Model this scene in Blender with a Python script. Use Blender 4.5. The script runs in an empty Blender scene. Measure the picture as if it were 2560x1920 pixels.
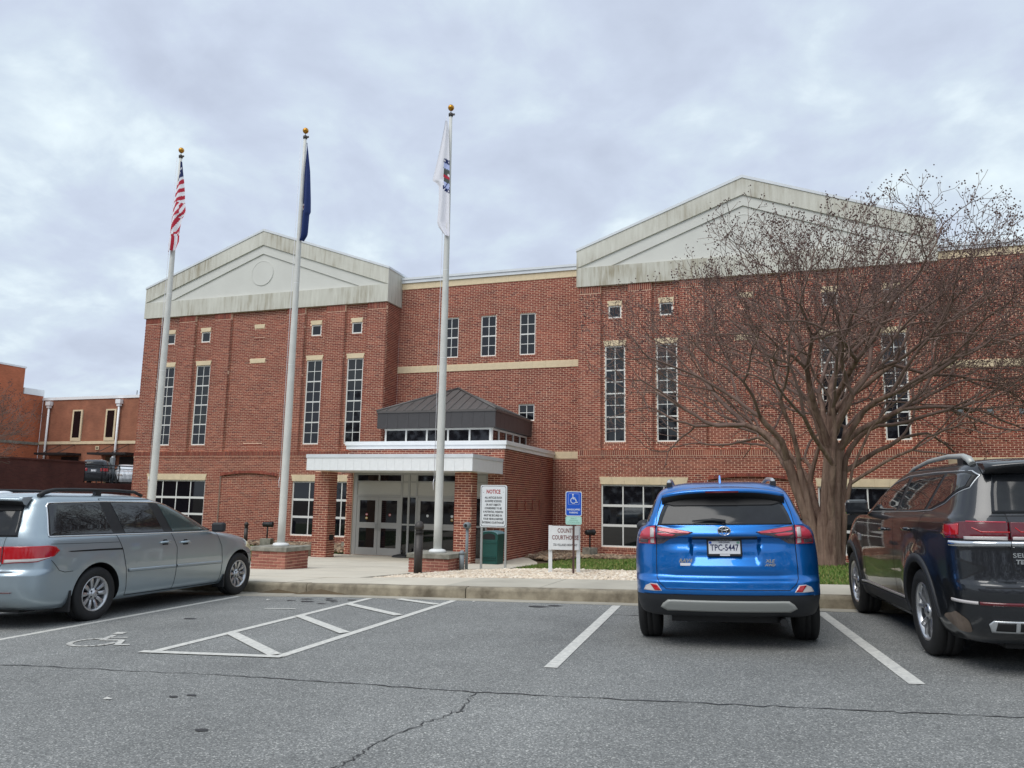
import bpy, bmesh, math, random
import numpy as np
from mathutils import Vector, Matrix
R_ = math.radians
SC = bpy.context.scene
COL = SC.collection
# ------------------------------------------------------------------ camera
FPX, PITCH, ROLL, YAW = 1944.6, R_(8.484), R_(1.0096), R_(18.965)
CAMZ = 2.13
_fw = Vector((-math.sin(YAW)*math.cos(PITCH), math.cos(YAW)*math.cos(PITCH), math.sin(PITCH)))
_r0 = Vector((math.cos(YAW), math.sin(YAW), 0)); _u0 = _r0.cross(_fw)
_r = _r0*math.cos(ROLL) + _u0*math.sin(ROLL); _u = -_r0*math.sin(ROLL) + _u0*math.cos(ROLL)
cd = bpy.data.cameras.new('camera'); cam = bpy.data.objects.new('camera', cd); COL.objects.link(cam)
cd.sensor_fit = 'HORIZONTAL'; cd.sensor_width = 36.0; cd.lens = 36.0*FPX/2560.0
cd.clip_start = 0.1; cd.clip_end = 2000
mw = Matrix.Identity(4)
for i in range(3):
    mw[i][0] = _r[i]; mw[i][1] = _u[i]; mw[i][2] = -_fw[i]
mw[2][3] = CAMZ
cam.matrix_world = mw
SC.camera = cam
# ------------------------------------------------------------------ sky, sun, exposure
SUN_EL, SUN_AZ = R_(52), R_(200)      # azimuth measured from +Y towards +X: the light comes from behind-left of the camera
w = bpy.data.worlds.new('World'); SC.world = w; w.use_nodes = True
nt = w.node_tree; N = nt.nodes; L = nt.links; N.clear()
out = N.new('ShaderNodeOutputWorld'); bg = N.new('ShaderNodeBackground'); L.new(bg.outputs[0], out.inputs[0])
sky = N.new('ShaderNodeTexSky'); sky.sky_type = 'NISHITA'; sky.sun_disc = False
sky.sun_elevation = SUN_EL; sky.sun_rotation = SUN_AZ; sky.air_density = 1.2; sky.dust_density = 3.0
skm = N.new('ShaderNodeVectorMath'); skm.operation = 'SCALE'; skm.inputs[3].default_value = 0.10
L.new(sky.outputs[0], skm.inputs[0])
tc = N.new('ShaderNodeTexCoord')
# cloud deck: project the view direction on a flat layer overhead so that the clouds foreshorten towards the horizon
sep = N.new('ShaderNodeSeparateXYZ'); L.new(tc.outputs['Generated'], sep.inputs[0])
zc_ = N.new('ShaderNodeMath'); zc_.operation = 'MAXIMUM'; zc_.inputs[1].default_value = 0.0; L.new(sep.outputs[2], zc_.inputs[0])
za = N.new('ShaderNodeMath'); za.operation = 'ADD'; za.inputs[1].default_value = 0.34; L.new(zc_.outputs[0], za.inputs[0])
dx = N.new('ShaderNodeMath'); dx.operation = 'DIVIDE'; L.new(sep.outputs[0], dx.inputs[0]); L.new(za.outputs[0], dx.inputs[1])
dy = N.new('ShaderNodeMath'); dy.operation = 'DIVIDE'; L.new(sep.outputs[1], dy.inputs[0]); L.new(za.outputs[0], dy.inputs[1])
cmb = N.new('ShaderNodeCombineXYZ'); L.new(dx.outputs[0], cmb.inputs[0]); L.new(dy.outputs[0], cmb.inputs[1]); cmb.inputs[2].default_value = 3.7
n1 = N.new('ShaderNodeTexNoise'); n1.inputs['Scale'].default_value = 4.2; n1.inputs['Detail'].default_value = 8; n1.inputs['Roughness'].default_value = 0.55; n1.inputs['Distortion'].default_value = 0.2
L.new(cmb.outputs[0], n1.inputs['Vector'])
cr = N.new('ShaderNodeValToRGB'); L.new(n1.outputs[0], cr.inputs[0])
e = cr.color_ramp.elements
e[0].position = 0.30; e[0].color = (0.46, 0.515, 0.63, 1)
e[1].position = 0.68; e[1].color = (0.72, 0.82, 0.86, 1)
m_ = cr.color_ramp.elements.new(0.45); m_.color = (0.515, 0.58, 0.70, 1)
m_ = cr.color_ramp.elements.new(0.54); m_.color = (0.56, 0.645, 0.735, 1)
mx = N.new('ShaderNodeMix'); mx.data_type = 'RGBA'; mx.inputs[0].default_value = 0.94
L.new(skm.outputs[0], mx.inputs[6]); L.new(cr.outputs[0], mx.inputs[7])
L.new(mx.outputs[2], bg.inputs[0]); bg.inputs[1].default_value = 1.0
sl = bpy.data.lights.new('sun', 'SUN'); sl.energy = 1.5; sl.angle = R_(40); sl.color = (1.0, 0.965, 0.91)
so = bpy.data.objects.new('sun', sl); COL.objects.link(so)
sd = Vector((math.sin(SUN_AZ)*math.cos(SUN_EL), math.cos(SUN_AZ)*math.cos(SUN_EL), math.sin(SUN_EL)))
so.rotation_euler = sd.to_track_quat('Z', 'Y').to_euler()
so.location = (0, -10, 40)
SC.view_settings.view_transform = 'Standard'; SC.view_settings.look = 'None'
SC.view_settings.exposure = 0.32; SC.view_settings.gamma = 1.0; SC.view_settings.use_curve_mapping = False
rng = random.Random(7); nrg = np.random.default_rng(5)

# ------------------------------------------------------------------ helpers
def srgb(r, g, b):
    f = lambda c: (c/255/12.92) if c/255 <= 0.04045 else ((c/255+0.055)/1.055)**2.4
    return (f(r), f(g), f(b), 1)
MATS = {}
def mat(name, col, rough=0.6, metal=0.0, var=0.0, vscale=6.0, bump=0.0, bscale=40.0, coat=0.0, spec=0.5, col2=None, stretch=None, detail=4.0, bdist=0.01):
    """principled material with an optional noise-driven second colour and fine relief"""
    m = bpy.data.materials.new(name); m.use_nodes = True
    nt = m.node_tree; N = nt.nodes; L = nt.links; b = N['Principled BSDF']
    col = tuple(col) if len(col) == 4 else tuple(col)+(1,)
    b.inputs['Base Color'].default_value = col; b.inputs['Roughness'].default_value = rough
    b.inputs['Metallic'].default_value = metal; b.inputs['Specular IOR Level'].default_value = spec
    if coat: b.inputs['Coat Weight'].default_value = coat; b.inputs['Coat Roughness'].default_value = 0.03
    co = N.new('ShaderNodeTexCoord'); vec = co.outputs['Object']
    if stretch:
        mp = N.new('ShaderNodeMapping'); mp.inputs['Scale'].default_value = stretch; L.new(vec, mp.inputs[0]); vec = mp.outputs[0]
    if var or col2:
        no = N.new('ShaderNodeTexNoise'); no.inputs['Scale'].default_value = vscale; no.inputs['Detail'].default_value = detail; no.inputs['Roughness'].default_value = 0.6
        L.new(vec, no.inputs['Vector'])
        rp = N.new('ShaderNodeValToRGB'); L.new(no.outputs[0], rp.inputs[0])
        rp.color_ramp.elements[0].position = 0.34; rp.color_ramp.elements[1].position = 0.66
        c2 = tuple(col2)[:3]+(1,) if col2 else tuple(min(1, c*(1+var)) for c in col[:3])+(1,)
        c1 = col if col2 else tuple(c*(1-var) for c in col[:3])+(1,)
        rp.color_ramp.elements[0].color = c1; rp.color_ramp.elements[1].color = c2
        L.new(rp.outputs[0], b.inputs['Base Color'])
    if bump:
        nb = N.new('ShaderNodeTexNoise'); nb.inputs['Scale'].default_value = bscale; nb.inputs['Detail'].default_value = 3
        L.new(co.outputs['Object'], nb.inputs['Vector'])
        bp = N.new('ShaderNodeBump'); bp.inputs['Strength'].default_value = bump; bp.inputs['Distance'].default_value = bdist
        L.new(nb.outputs[0], bp.inputs['Height']); L.new(bp.outputs[0], b.inputs['Normal'])
    MATS[name] = m
    return m

class MB:
    """collects faces; build() links them as ONE mesh object"""
    def __init__(s): s.v = []; s.f = []; s.m = []; s.sm = []
    def quad(s, a, b, c, d, mi=0, sm=False):
        i = len(s.v); s.v += [a, b, c, d]; s.f.append((i, i+1, i+2, i+3)); s.m.append(mi); s.sm.append(sm)
    def poly(s, pts, mi=0):
        i = len(s.v); s.v += list(pts); s.f.append(tuple(range(i, i+len(pts)))); s.m.append(mi); s.sm.append(False)
    def box(s, x0, x1, y0, y1, z0, z1, mi=0):
        i = len(s.v)
        s.v += [(x0,y0,z0),(x1,y0,z0),(x1,y1,z0),(x0,y1,z0),(x0,y0,z1),(x1,y0,z1),(x1,y1,z1),(x0,y1,z1)]
        for f in ((0,3,2,1),(4,5,6,7),(0,1,5,4),(1,2,6,5),(2,3,7,6),(3,0,4,7)):
            s.f.append(tuple(i+k for k in f)); s.m.append(mi); s.sm.append(False)
    def prism(s, pts, y0, y1, mi=0):
        """polygon in (x,z) extruded along y; pts counter-clockwise seen from -y"""
        n = len(pts); i = len(s.v)
        s.v += [(p[0], y0, p[1]) for p in pts] + [(p[0], y1, p[1]) for p in pts]
        s.f.append(tuple(range(i, i+n))); s.f.append(tuple(range(i+2*n-1, i+n-1, -1)))
        s.m += [mi, mi]; s.sm += [False, False]
        for k in range(n):
            s.f.append((i+(k+1) % n, i+k, i+n+k, i+n+(k+1) % n)); s.m.append(mi); s.sm.append(False)
    def lathe(s, prof, seg=24, c=(0,0,0), mi=0, axis='z', sm=True, cap=True):
        i = len(s.v); n = len(prof)
        for (r, h) in prof:
            for k in range(seg):
                a = 2*math.pi*k/seg
                if axis == 'z': s.v.append((c[0]+r*math.cos(a), c[1]+r*math.sin(a), c[2]+h))
                elif axis == 'x': s.v.append((c[0]+h, c[1]+r*math.cos(a), c[2]+r*math.sin(a)))
                else: s.v.append((c[0]+r*math.sin(a), c[1]+h, c[2]+r*math.cos(a)))
        for j in range(n-1):
            for k in range(seg):
                s.f.append((i+j*seg+k, i+j*seg+(k+1) % seg, i+(j+1)*seg+(k+1) % seg, i+(j+1)*seg+k)); s.m.append(mi); s.sm.append(sm)
        if not cap: return
        s.f.append(tuple(i+k for k in reversed(range(seg)))); s.f.append(tuple(i+(n-1)*seg+k for k in range(seg)))
        s.m += [mi, mi]; s.sm += [False, False]
    def tube(s, pts, rad, seg=8, mi=0, cap=True):
        pts = [Vector(p) for p in pts]; i0 = len(s.v); n = len(pts)
        rad = rad if hasattr(rad, '__len__') else [rad]*n
        up = Vector((0.13, 0.31, 0.94)); prev = None
        for j, p in enumerate(pts):
            d = (pts[min(j+1, n-1)]-pts[max(j-1, 0)]).normalized()
            if prev is None: a = d.orthogonal().normalized()
            else: a = (prev - d*prev.dot(d)).normalized()
            prev = a; b = d.cross(a)
            for k in range(seg):
                t = 2*math.pi*k/seg
                s.v.append(tuple(p + (a*math.cos(t)+b*math.sin(t))*rad[j]))
        for j in range(n-1):
            for k in range(seg):
                s.f.append((i0+j*seg+k, i0+j*seg+(k+1) % seg, i0+(j+1)*seg+(k+1) % seg, i0+(j+1)*seg+k)); s.m.append(mi); s.sm.append(True)
        if cap:
            s.f.append(tuple(i0+k for k in reversed(range(seg)))); s.f.append(tuple(i0+(n-1)*seg+k for k in range(seg))); s.m += [mi, mi]; s.sm += [False, False]
    def build(s, name, mats, parent=None, loc=None, fix=True, bevel=0):
        me = bpy.data.meshes.new(name); me.from_pydata([tuple(p) for p in s.v], [], s.f)
        ms = mats if isinstance(mats, (list, tuple)) else [mats]
        for m in ms: me.materials.append(MATS[m] if isinstance(m, str) else m)
        me.polygons.foreach_set('material_index', s.m); me.polygons.foreach_set('use_smooth', s.sm)
        if fix:
            bm = bmesh.new(); bm.from_mesh(me); bmesh.ops.remove_doubles(bm, verts=bm.verts, dist=1e-5)
            if bevel:
                bmesh.ops.bevel(bm, geom=[ed for ed in bm.edges if len(ed.link_faces) == 2 and ed.calc_face_angle(0) > 0.6], offset=bevel, segments=2, profile=0.5, affect='EDGES')
            bmesh.ops.recalc_face_normals(bm, faces=bm.faces); bm.to_mesh(me); bm.free()
        me.update()
        o = bpy.data.objects.new(name, me); COL.objects.link(o)
        if parent: o.parent = parent
        if loc: o.location = loc
        return o
def empty(name, loc=(0,0,0), rz=0.0, parent=None):
    o = bpy.data.objects.new(name, None); COL.objects.link(o); o.location = loc; o.rotation_euler = (0,0,rz); o.empty_display_size = 0.2
    if parent: o.parent = parent
    return o
def tag(o, label=None, cat=None, group=None, kind=None):
    if label: o['label'] = label
    if cat: o['category'] = cat
    if group: o['group'] = group
    if kind: o['kind'] = kind
    return o
def inst(src, name, parent=None, loc=None, rot=None, scale=None):
    o = bpy.data.objects.new(name, src.data); COL.objects.link(o)
    if parent: o.parent = parent
    if loc is not None: o.location = loc
    if rot is not None: o.rotation_euler = rot
    if scale is not None: o.scale = scale
    return o
_TXT = {}
def text(s, size, m, parent, loc, rot=(math.pi/2,0,0), name='lettering', depth=0.0015, sx=1.0, bold=0.0, align='CENTER', shear=0.0):
    cu = bpy.data.curves.new('txt', 'FONT'); cu.body = s; cu.size = size; cu.align_x = align; cu.align_y = 'CENTER'
    cu.extrude = depth; cu.offset = bold; cu.shear = shear; cu.resolution_u = 2
    t = bpy.data.objects.new('txt', cu); COL.objects.link(t)
    dg = bpy.context.evaluated_depsgraph_get(); me = bpy.data.meshes.new_from_object(t.evaluated_get(dg))
    bpy.data.objects.remove(t); bpy.data.curves.remove(cu)
    me.materials.clear(); me.materials.append(MATS[m])
    o = bpy.data.objects.new(name, me); COL.objects.link(o); o.parent = parent; o.location = loc; o.rotation_euler = rot; o.scale = (sx, 1, 1)
    return o

# ------------------------------------------------------------------ materials
mat('mortar', srgb(248,212,184), 0.9, var=0.12, vscale=1.5)
mat('stone', srgb(222,203,170), 0.8, var=0.07, vscale=3, bump=0.1)
mat('white_metal', srgb(240,242,243), 0.38, var=0.03, vscale=2)
mat('cap_metal', srgb(218,222,226), 0.4, var=0.04, vscale=2)
mat('frame_white', srgb(226,226,222), 0.45)
mat('alu', srgb(168,168,166), 0.42, metal=0.15)
mat('alu_panel', srgb(186,185,180), 0.5, var=0.02)
mat('glass_dark', (0.006,0.007,0.010), 0.03, spec=0.6)
mat('roof_metal', srgb(92,88,86), 0.42, metal=0.2, var=0.06, vscale=2)
mat('fascia_dark', srgb(70,68,69), 0.45, metal=0.1, var=0.05, vscale=2)
mat('black_plastic', srgb(33,34,36), 0.55)
mat('black', (0.008,0.008,0.009), 0.6)
mat('pole_paint', srgb(206,206,200), 0.45, var=0.06, vscale=3)
mat('pole_base', srgb(225,226,224), 0.35)
mat('gold', srgb(196,140,52), 0.32, metal=0.85)
mat('concrete_cap', srgb(158,154,142), 0.9, col2=srgb(112,110,100), vscale=4, bump=0.3, bscale=30)
mat('bronze', srgb(66,62,60), 0.5, metal=0.2)
mat('steel', srgb(176,178,176), 0.45, metal=0.6)
mat('sign_white', srgb(222,226,228), 0.4)
mat('sign_board', srgb(226,228,228), 0.5, var=0.02)
mat('ink_black', srgb(40,40,44), 0.5)
mat('ink_red', srgb(168,36,40), 0.5)
mat('ink_brown', srgb(120,72,72), 0.55)
mat('sign_blue', srgb(20,84,190), 0.4)
mat('sign_mint', srgb(176,218,206), 0.45)
mat('ink_green', srgb(120,168,150), 0.5)
mat('post_brown', srgb(84,60,56), 0.7, var=0.1)
mat('bin_green', srgb(16,74,68), 0.5, var=0.06)
mat('bin_lid', srgb(112,148,156), 0.5)
mat('grey_conduit', srgb(130,138,142), 0.5)
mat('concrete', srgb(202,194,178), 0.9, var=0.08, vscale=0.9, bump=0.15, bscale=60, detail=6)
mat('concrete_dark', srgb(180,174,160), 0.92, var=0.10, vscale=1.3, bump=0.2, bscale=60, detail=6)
mat('kerb', srgb(164,154,134), 0.92, col2=srgb(106,97,82), vscale=3.5, bump=0.4, bscale=45, detail=8)
mat('gutter', srgb(176,170,156), 0.92, col2=srgb(146,140,128), vscale=2.0, bump=0.2)
mat('paint_white', srgb(218,216,208), 0.8, col2=srgb(186,185,180), vscale=22, bump=0.25, bscale=160, detail=8)
mat('paint_worn', srgb(214,212,204), 0.85, col2=srgb(168,167,164), vscale=18, detail=8)
mat('tar', srgb(52,51,52), 0.7)
mat('soil', srgb(96,82,62), 0.95, var=0.2, vscale=3)
mat('bark', srgb(152,126,110), 0.85, col2=srgb(96,72,62), vscale=2.2, bump=0.7, bscale=9, stretch=(4,4,0.45), bdist=0.03, detail=8)
mat('twig', srgb(124,102,93), 0.85, var=0.2, vscale=2)
mat('pod', srgb(92,70,66), 0.9, var=0.3, vscale=5)
mat('rubber', srgb(34,34,35), 0.75, var=0.15, vscale=12)
mat('rubber_side', srgb(30,30,31), 0.7, var=0.12, vscale=8)
mat('alloy', srgb(196,197,199), 0.28, metal=0.85)
mat('alloy_dark', srgb(60,62,66), 0.4, metal=0.6)
mat('chrome', srgb(225,228,230), 0.12, metal=1.0)
mat('chrome_satin', srgb(205,208,210), 0.3, metal=0.7)
mat('plate_white', srgb(226,228,232), 0.4)
mat('navy', srgb(34,40,84), 0.5)
mat('headlamp', srgb(214,196,150), 0.15, coat=0.6)

def brick_mat(name, stops, rough=0.86):
    m = bpy.data.materials.new(name); m.use_nodes = True; nt = m.node_tree; N = nt.nodes; L = nt.links; b = N['Principled BSDF']
    g = N.new('ShaderNodeNewGeometry'); oi = N.new('ShaderNodeObjectInfo')
    a = N.new('ShaderNodeMath'); a.operation = 'ADD'; L.new(g.outputs['Random Per Island'], a.inputs[0]); L.new(oi.outputs['Random'], a.inputs[1])
    fr = N.new('ShaderNodeMath'); fr.operation = 'FRACT'; L.new(a.outputs[0], fr.inputs[0])
    rp = N.new('ShaderNodeValToRGB'); L.new(fr.outputs[0], rp.inputs[0])
    el = rp.color_ramp.elements
    el[0].position = 0; el[0].color = stops[0]; el[1].position = 1; el[1].color = stops[-1]
    for k in range(1, len(stops)-1): q = el.new(k/(len(stops)-1)); q.color = stops[k]
    co = N.new('ShaderNodeTexCoord'); no = N.new('ShaderNodeTexNoise'); no.inputs['Scale'].default_value = 0.7; no.inputs['Detail'].default_value = 5
    L.new(co.outputs['Object'], no.inputs['Vector'])
    hsv = N.new('ShaderNodeHueSaturation'); mr = N.new('ShaderNodeMapRange'); mr.inputs[1].default_value = 0.3; mr.inputs[2].default_value = 0.7; mr.inputs[3].default_value = 0.86; mr.inputs[4].default_value = 1.14
    L.new(no.outputs[0], mr.inputs[0]); L.new(mr.outputs[0], hsv.inputs['Value']); L.new(rp.outputs[0], hsv.inputs['Color'])
    L.new(hsv.outputs[0], b.inputs['Base Color']); b.inputs['Roughness'].default_value = rough
    MATS[name] = m
brick_mat('brick', [srgb(150,80,64), srgb(134,67,54), srgb(163,93,74), srgb(126,61,50), srgb(146,76,60), srgb(112,56,50)])
brick_mat('brick_planter', [srgb(160,100,86), srgb(142,84,72), srgb(170,112,96), srgb(128,74,66)])

def far_brick(name, c1, c2, mortar):
    m = bpy.data.materials.new(name); m.use_nodes = True; nt = m.node_tree; N = nt.nodes; L = nt.links; b = N['Principled BSDF']
    co = N.new('ShaderNodeTexCoord'); sp = N.new('ShaderNodeSeparateXYZ'); L.new(co.outputs['Object'], sp.inputs[0])
    ad = N.new('ShaderNodeMath'); ad.operation = 'ADD'; L.new(sp.outputs[0], ad.inputs[0]); L.new(sp.outputs[1], ad.inputs[1])
    cb = N.new('ShaderNodeCombineXYZ'); L.new(ad.outputs[0], cb.inputs[0]); L.new(sp.outputs[2], cb.inputs[1])
    br = N.new('ShaderNodeTexBrick'); L.new(cb.outputs[0], br.inputs['Vector'])
    br.inputs['Color1'].default_value = c1; br.inputs['Color2'].default_value = c2; br.inputs['Mortar'].default_value = mortar
    br.inputs['Scale'].default_value = 1.0; br.inputs['Brick Width'].default_value = 0.21; br.inputs['Row Height'].default_value = 0.07; br.inputs['Mortar Size'].default_value = 0.006
    no = N.new('ShaderNodeTexNoise'); no.inputs['Scale'].default_value = 0.8; no.inputs['Detail'].default_value = 6; L.new(co.outputs['Object'], no.inputs['Vector'])
    hsv = N.new('ShaderNodeHueSaturation'); mr = N.new('ShaderNodeMapRange'); mr.inputs[1].default_value = 0.3; mr.inputs[2].default_value = 0.7; mr.inputs[3].default_value = 0.75; mr.inputs[4].default_value = 1.2
    L.new(no.outputs[0], mr.inputs[0]); L.new(mr.outputs[0], hsv.inputs['Value']); L.new(br.outputs[0], hsv.inputs['Color']); L.new(hsv.outputs[0], b.inputs['Base Color'])
    b.inputs['Roughness'].default_value = 0.9; MATS[name] = m
far_brick('brick_orange', srgb(196,112,78), srgb(182,100,68), srgb(190,128,96))
far_brick('brick_brown', srgb(156,98,74), srgb(142,86,66), srgb(160,120,94))
far_brick('brick_dark', srgb(104,60,54), srgb(90,52,48), srgb(98,72,62))

def stucco():
    m = bpy.data.materials.new('stucco'); m.use_nodes = True; nt = m.node_tree; N = nt.nodes; L = nt.links; b = N['Principled BSDF']
    co = N.new('ShaderNodeTexCoord')
    mp = N.new('ShaderNodeMapping'); mp.inputs['Scale'].default_value = (5.0, 5.0, 0.55); L.new(co.outputs['Object'], mp.inputs[0])
    n1 = N.new('ShaderNodeTexNoise'); n1.inputs['Scale'].default_value = 1.3; n1.inputs['Detail'].default_value = 6; n1.inputs['Roughness'].default_value = 0.65; L.new(mp.outputs[0], n1.inputs['Vector'])
    n2 = N.new('ShaderNodeTexNoise'); n2.inputs['Scale'].default_value = 0.45; n2.inputs['Detail'].default_value = 3; L.new(co.outputs['Object'], n2.inputs['Vector'])
    ml = N.new('ShaderNodeMath'); ml.operation = 'MULTIPLY'; L.new(n1.outputs[0], ml.inputs[0]); L.new(n2.outputs[0], ml.inputs[1])
    rp = N.new('ShaderNodeValToRGB'); L.new(ml.outputs[0], rp.inputs[0]); el = rp.color_ramp.elements
    el[0].position = 0.14; el[0].color = srgb(214,213,202); el[1].position = 0.42; el[1].color = srgb(160,152,132)
    q = el.new(0.27); q.color = srgb(198,196,184)
    L.new(rp.outputs[0], b.inputs['Base Color']); b.inputs['Roughness'].default_value = 0.9; MATS['stucco'] = m
stucco()
mat('stucco_clean', srgb(212,212,205), 0.9, var=0.03, vscale=0.8)

def asphalt():
    m = bpy.data.materials.new('asphalt'); m.use_nodes = True; nt = m.node_tree; N = nt.nodes; L = nt.links; b = N['Principled BSDF']
    co = N.new('ShaderNodeTexCoord')
    v = N.new('ShaderNodeTexVoronoi'); v.inputs['Scale'].default_value = 125; L.new(co.outputs['Object'], v.inputs['Vector'])
    n1 = N.new('ShaderNodeTexNoise'); n1.inputs['Scale'].default_value = 85; n1.inputs['Detail'].default_value = 6; n1.inputs['Roughness'].default_value = 0.75; L.new(co.outputs['Object'], n1.inputs['Vector'])
    n2 = N.new('ShaderNodeTexNoise'); n2.inputs['Scale'].default_value = 0.55; n2.inputs['Detail'].default_value = 7; n2.inputs['Roughness'].default_value = 0.65; L.new(co.outputs['Object'], n2.inputs['Vector'])
    sx = N.new('ShaderNodeSeparateColor'); L.new(v.outputs['Color'], sx.inputs[0])
    r1 = N.new('ShaderNodeValToRGB'); L.new(sx.outputs[0], r1.inputs[0]); el = r1.color_ramp.elements
    el[0].position = 0.0; el[0].color = (0.118,0.121,0.118,1); el[1].position = 1.0; el[1].color = (0.54,0.535,0.50,1)
    q = el.new(0.55); q.color = (0.208,0.212,0.206,1); q = el.new(0.90); q.color = (0.285,0.287,0.277,1)
    r2 = N.new('ShaderNodeMapRange'); r2.inputs[1].default_value = 0.25; r2.inputs[2].default_value = 0.75; r2.inputs[3].default_value = 0.66; r2.inputs[4].default_value = 1.36; L.new(n1.outputs[0], r2.inputs[0])
    r3 = N.new('ShaderNodeMapRange'); r3.inputs[1].default_value = 0.3; r3.inputs[2].default_value = 0.7; r3.inputs[3].default_value = 0.78; r3.inputs[4].default_value = 1.16; L.new(n2.outputs[0], r3.inputs[0])
    ml = N.new('ShaderNodeMath'); ml.operation = 'MULTIPLY'; L.new(r2.outputs[0], ml.inputs[0]); L.new(r3.outputs[0], ml.inputs[1])
    hs = N.new('ShaderNodeHueSaturation'); L.new(r1.outputs[0], hs.inputs['Color']); L.new(ml.outputs[0], hs.inputs['Value']); L.new(hs.outputs[0], b.inputs['Base Color'])
    bp = N.new('ShaderNodeBump'); bp.inputs['Strength'].default_value = 0.5; bp.inputs['Distance'].default_value = 0.006; L.new(n1.outputs[0], bp.inputs['Height']); L.new(bp.outputs[0], b.inputs['Normal'])
    b.inputs['Roughness'].default_value = 0.85; b.inputs['Specular IOR Level'].default_value = 0.3; MATS['asphalt'] = m
asphalt()
mat('lawn', srgb(104,116,56), 0.95, col2=srgb(72,96,42), vscale=2.2, detail=6, bump=0.6, bscale=50)
def random_mat(name, stops, rough=0.9):
    brick_mat(name, stops, rough)
random_mat('grass', [srgb(92,122,48), srgb(74,106,40), srgb(116,134,62), srgb(84,112,44), srgb(150,142,88), srgb(104,118,56)])
random_mat('gravel', [srgb(226,212,190), srgb(208,190,168), srgb(236,226,210), srgb(190,170,148), srgb(222,206,184)])
random_mat('river_rock', [srgb(150,126,102), srgb(118,100,84), srgb(172,152,126), srgb(98,84,74), srgb(140,112,88), srgb(186,170,148)])
def paint(name, col, metal=0.55, rough=0.38, coat=1.0):
    m = mat(name, col, rough, metal, coat=coat); return m
paint('paint_blue', srgb(0,108,190), 0.72, 0.32)
paint('paint_silver', srgb(166,180,188), 0.75, 0.36)
paint('paint_black', srgb(30,33,38), 0.4, 0.30)
paint('paint_far_dark', srgb(36,40,48), 0.3, 0.35)
paint('paint_far_white', srgb(215,220,226), 0.0, 0.35)
mat('car_glass', (0.010,0.012,0.014), 0.02, spec=0.7, coat=0.5)
mat('car_glass_rear', (0.022,0.024,0.027), 0.07, spec=0.32, var=0.25, vscale=3)
mat('car_glass_clear', (0.05,0.075,0.075), 0.03, spec=0.7)
mat('seam', (0.004,0.004,0.005), 0.7)
mat('cladding', srgb(40,42,46), 0.6)
mat('lamp_red', srgb(176,14,26), 0.12, coat=0.8)
mat('lamp_red_pale', srgb(196,62,80), 0.15, coat=0.8)
mat('lamp_red_dark', srgb(92,10,22), 0.12, coat=0.8)
mat('lamp_clear', srgb(196,190,188), 0.15, coat=0.8)
mat('lamp_smoke', srgb(84,72,80), 0.15, coat=0.8)
mat('mud', srgb(112,98,86), 0.9, var=0.25, vscale=8)
mat('silver_plastic', srgb(178,180,176), 0.45, metal=0.3)
# ================================================================== GROUND
YC = 11.10                      # kerb face
def lot_z(x, y): return 0.80 + 0.03*(min(max(x, -25), 12)+0.5) - 0.001*(min(max(y,-40),11.2)-8.5) - 0.03*min(max((-6.4-x)/1.6, 0), 1)
def yk(x): return YC+0.30*min(max((-6.3-x)/2.0, 0), 1)   # the kerb swings back a little to the left
def ter(x, y):
    yc = yk(x)
    if y <= yc: return lot_z(x, y)
    zc = lot_z(x, yc)+0.15
    t = min(max((x+7.5)/3.5, 0), 1); ye = 25+6*t; k = min(max((y-yc)/(ye-yc), 0), 1)
    return zc*(1-k**(1.3+0.45*t))
def axis(*segs):
    o = []
    for a, b, n in segs: o += list(np.linspace(a, b, n, endpoint=False))
    return o
xs = axis((-300,-60,6),(-60,-30,8),(-30,16,60),(16,60,8),(60,300,6))+[300]
ys = axis((-300,-60,6),(-60,0,10),(0,YC,12))+[YC-0.002, YC+0.12, YC+.29, YC+.42]+axis((11.7,32,40),(32,60,8),(60,400,8))+[400]
m = MB(); nx = len(xs)
for y in ys:
    for x in xs: m.v.append((x, y, ter(x, y)-(0.04 if y < yk(x) else 0.075)))
for j in range(len(ys)-1):
    for i in range(nx-1):
        m.f.append((j*nx+i, j*nx+i+1, (j+1)*nx+i+1, (j+1)*nx+i)); m.m.append(0); m.sm.append(True)
tag(m.build('ground', 'soil', fix=False), kind='structure')

def clip_cell(poly, x0, x1, y0, y1):
    def cut(p, ax, v, keep):
        o = []
        for i in range(len(p)):
            a, b = p[i], p[(i+1) % len(p)]
            ia = (a[ax] >= v) if keep else (a[ax] <= v); ib = (b[ax] >= v) if keep else (b[ax] <= v)
            if ia: o.append(a)
            if ia != ib:
                t = (v-a[ax])/(b[ax]-a[ax]); o.append((a[0]+(b[0]-a[0])*t, a[1]+(b[1]-a[1])*t))
        return o
    for ax, v, k in ((0,x0,True),(0,x1,False),(1,y0,True),(1,y1,False)):
        if len(poly) < 3: return []
        poly = cut(poly, ax, v, k)
    return poly if len(poly) >= 3 else []
def inside(poly, x, y):
    c = False
    for i in range(len(poly)):
        (xa, ya), (xb, yb) = poly[i], poly[i-1]
        if (ya > y) != (yb > y) and x < (xb-xa)*(y-ya)/(yb-ya)+xa: c = not c
    return c

# --- asphalt lot: one sheet
m = MB(); lx = axis((-45,-25,4),(-25,12,38),(12,40,6))+[40]; ly = axis((-70,0,8),(0,10.72,14))+[10.72]; nx = len(lx)
for y in ly:
    for x in lx: m.v.append((x, y, lot_z(x, y)))
for j in range(len(ly)-1):
    for i in range(nx-1): m.f.append((j*nx+i, j*nx+i+1, (j+1)*nx+i+1, (j+1)*nx+i)); m.m.append(0); m.sm.append(True)
lot = tag(m.build('parking_lot', 'asphalt', fix=False), kind='structure')

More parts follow.
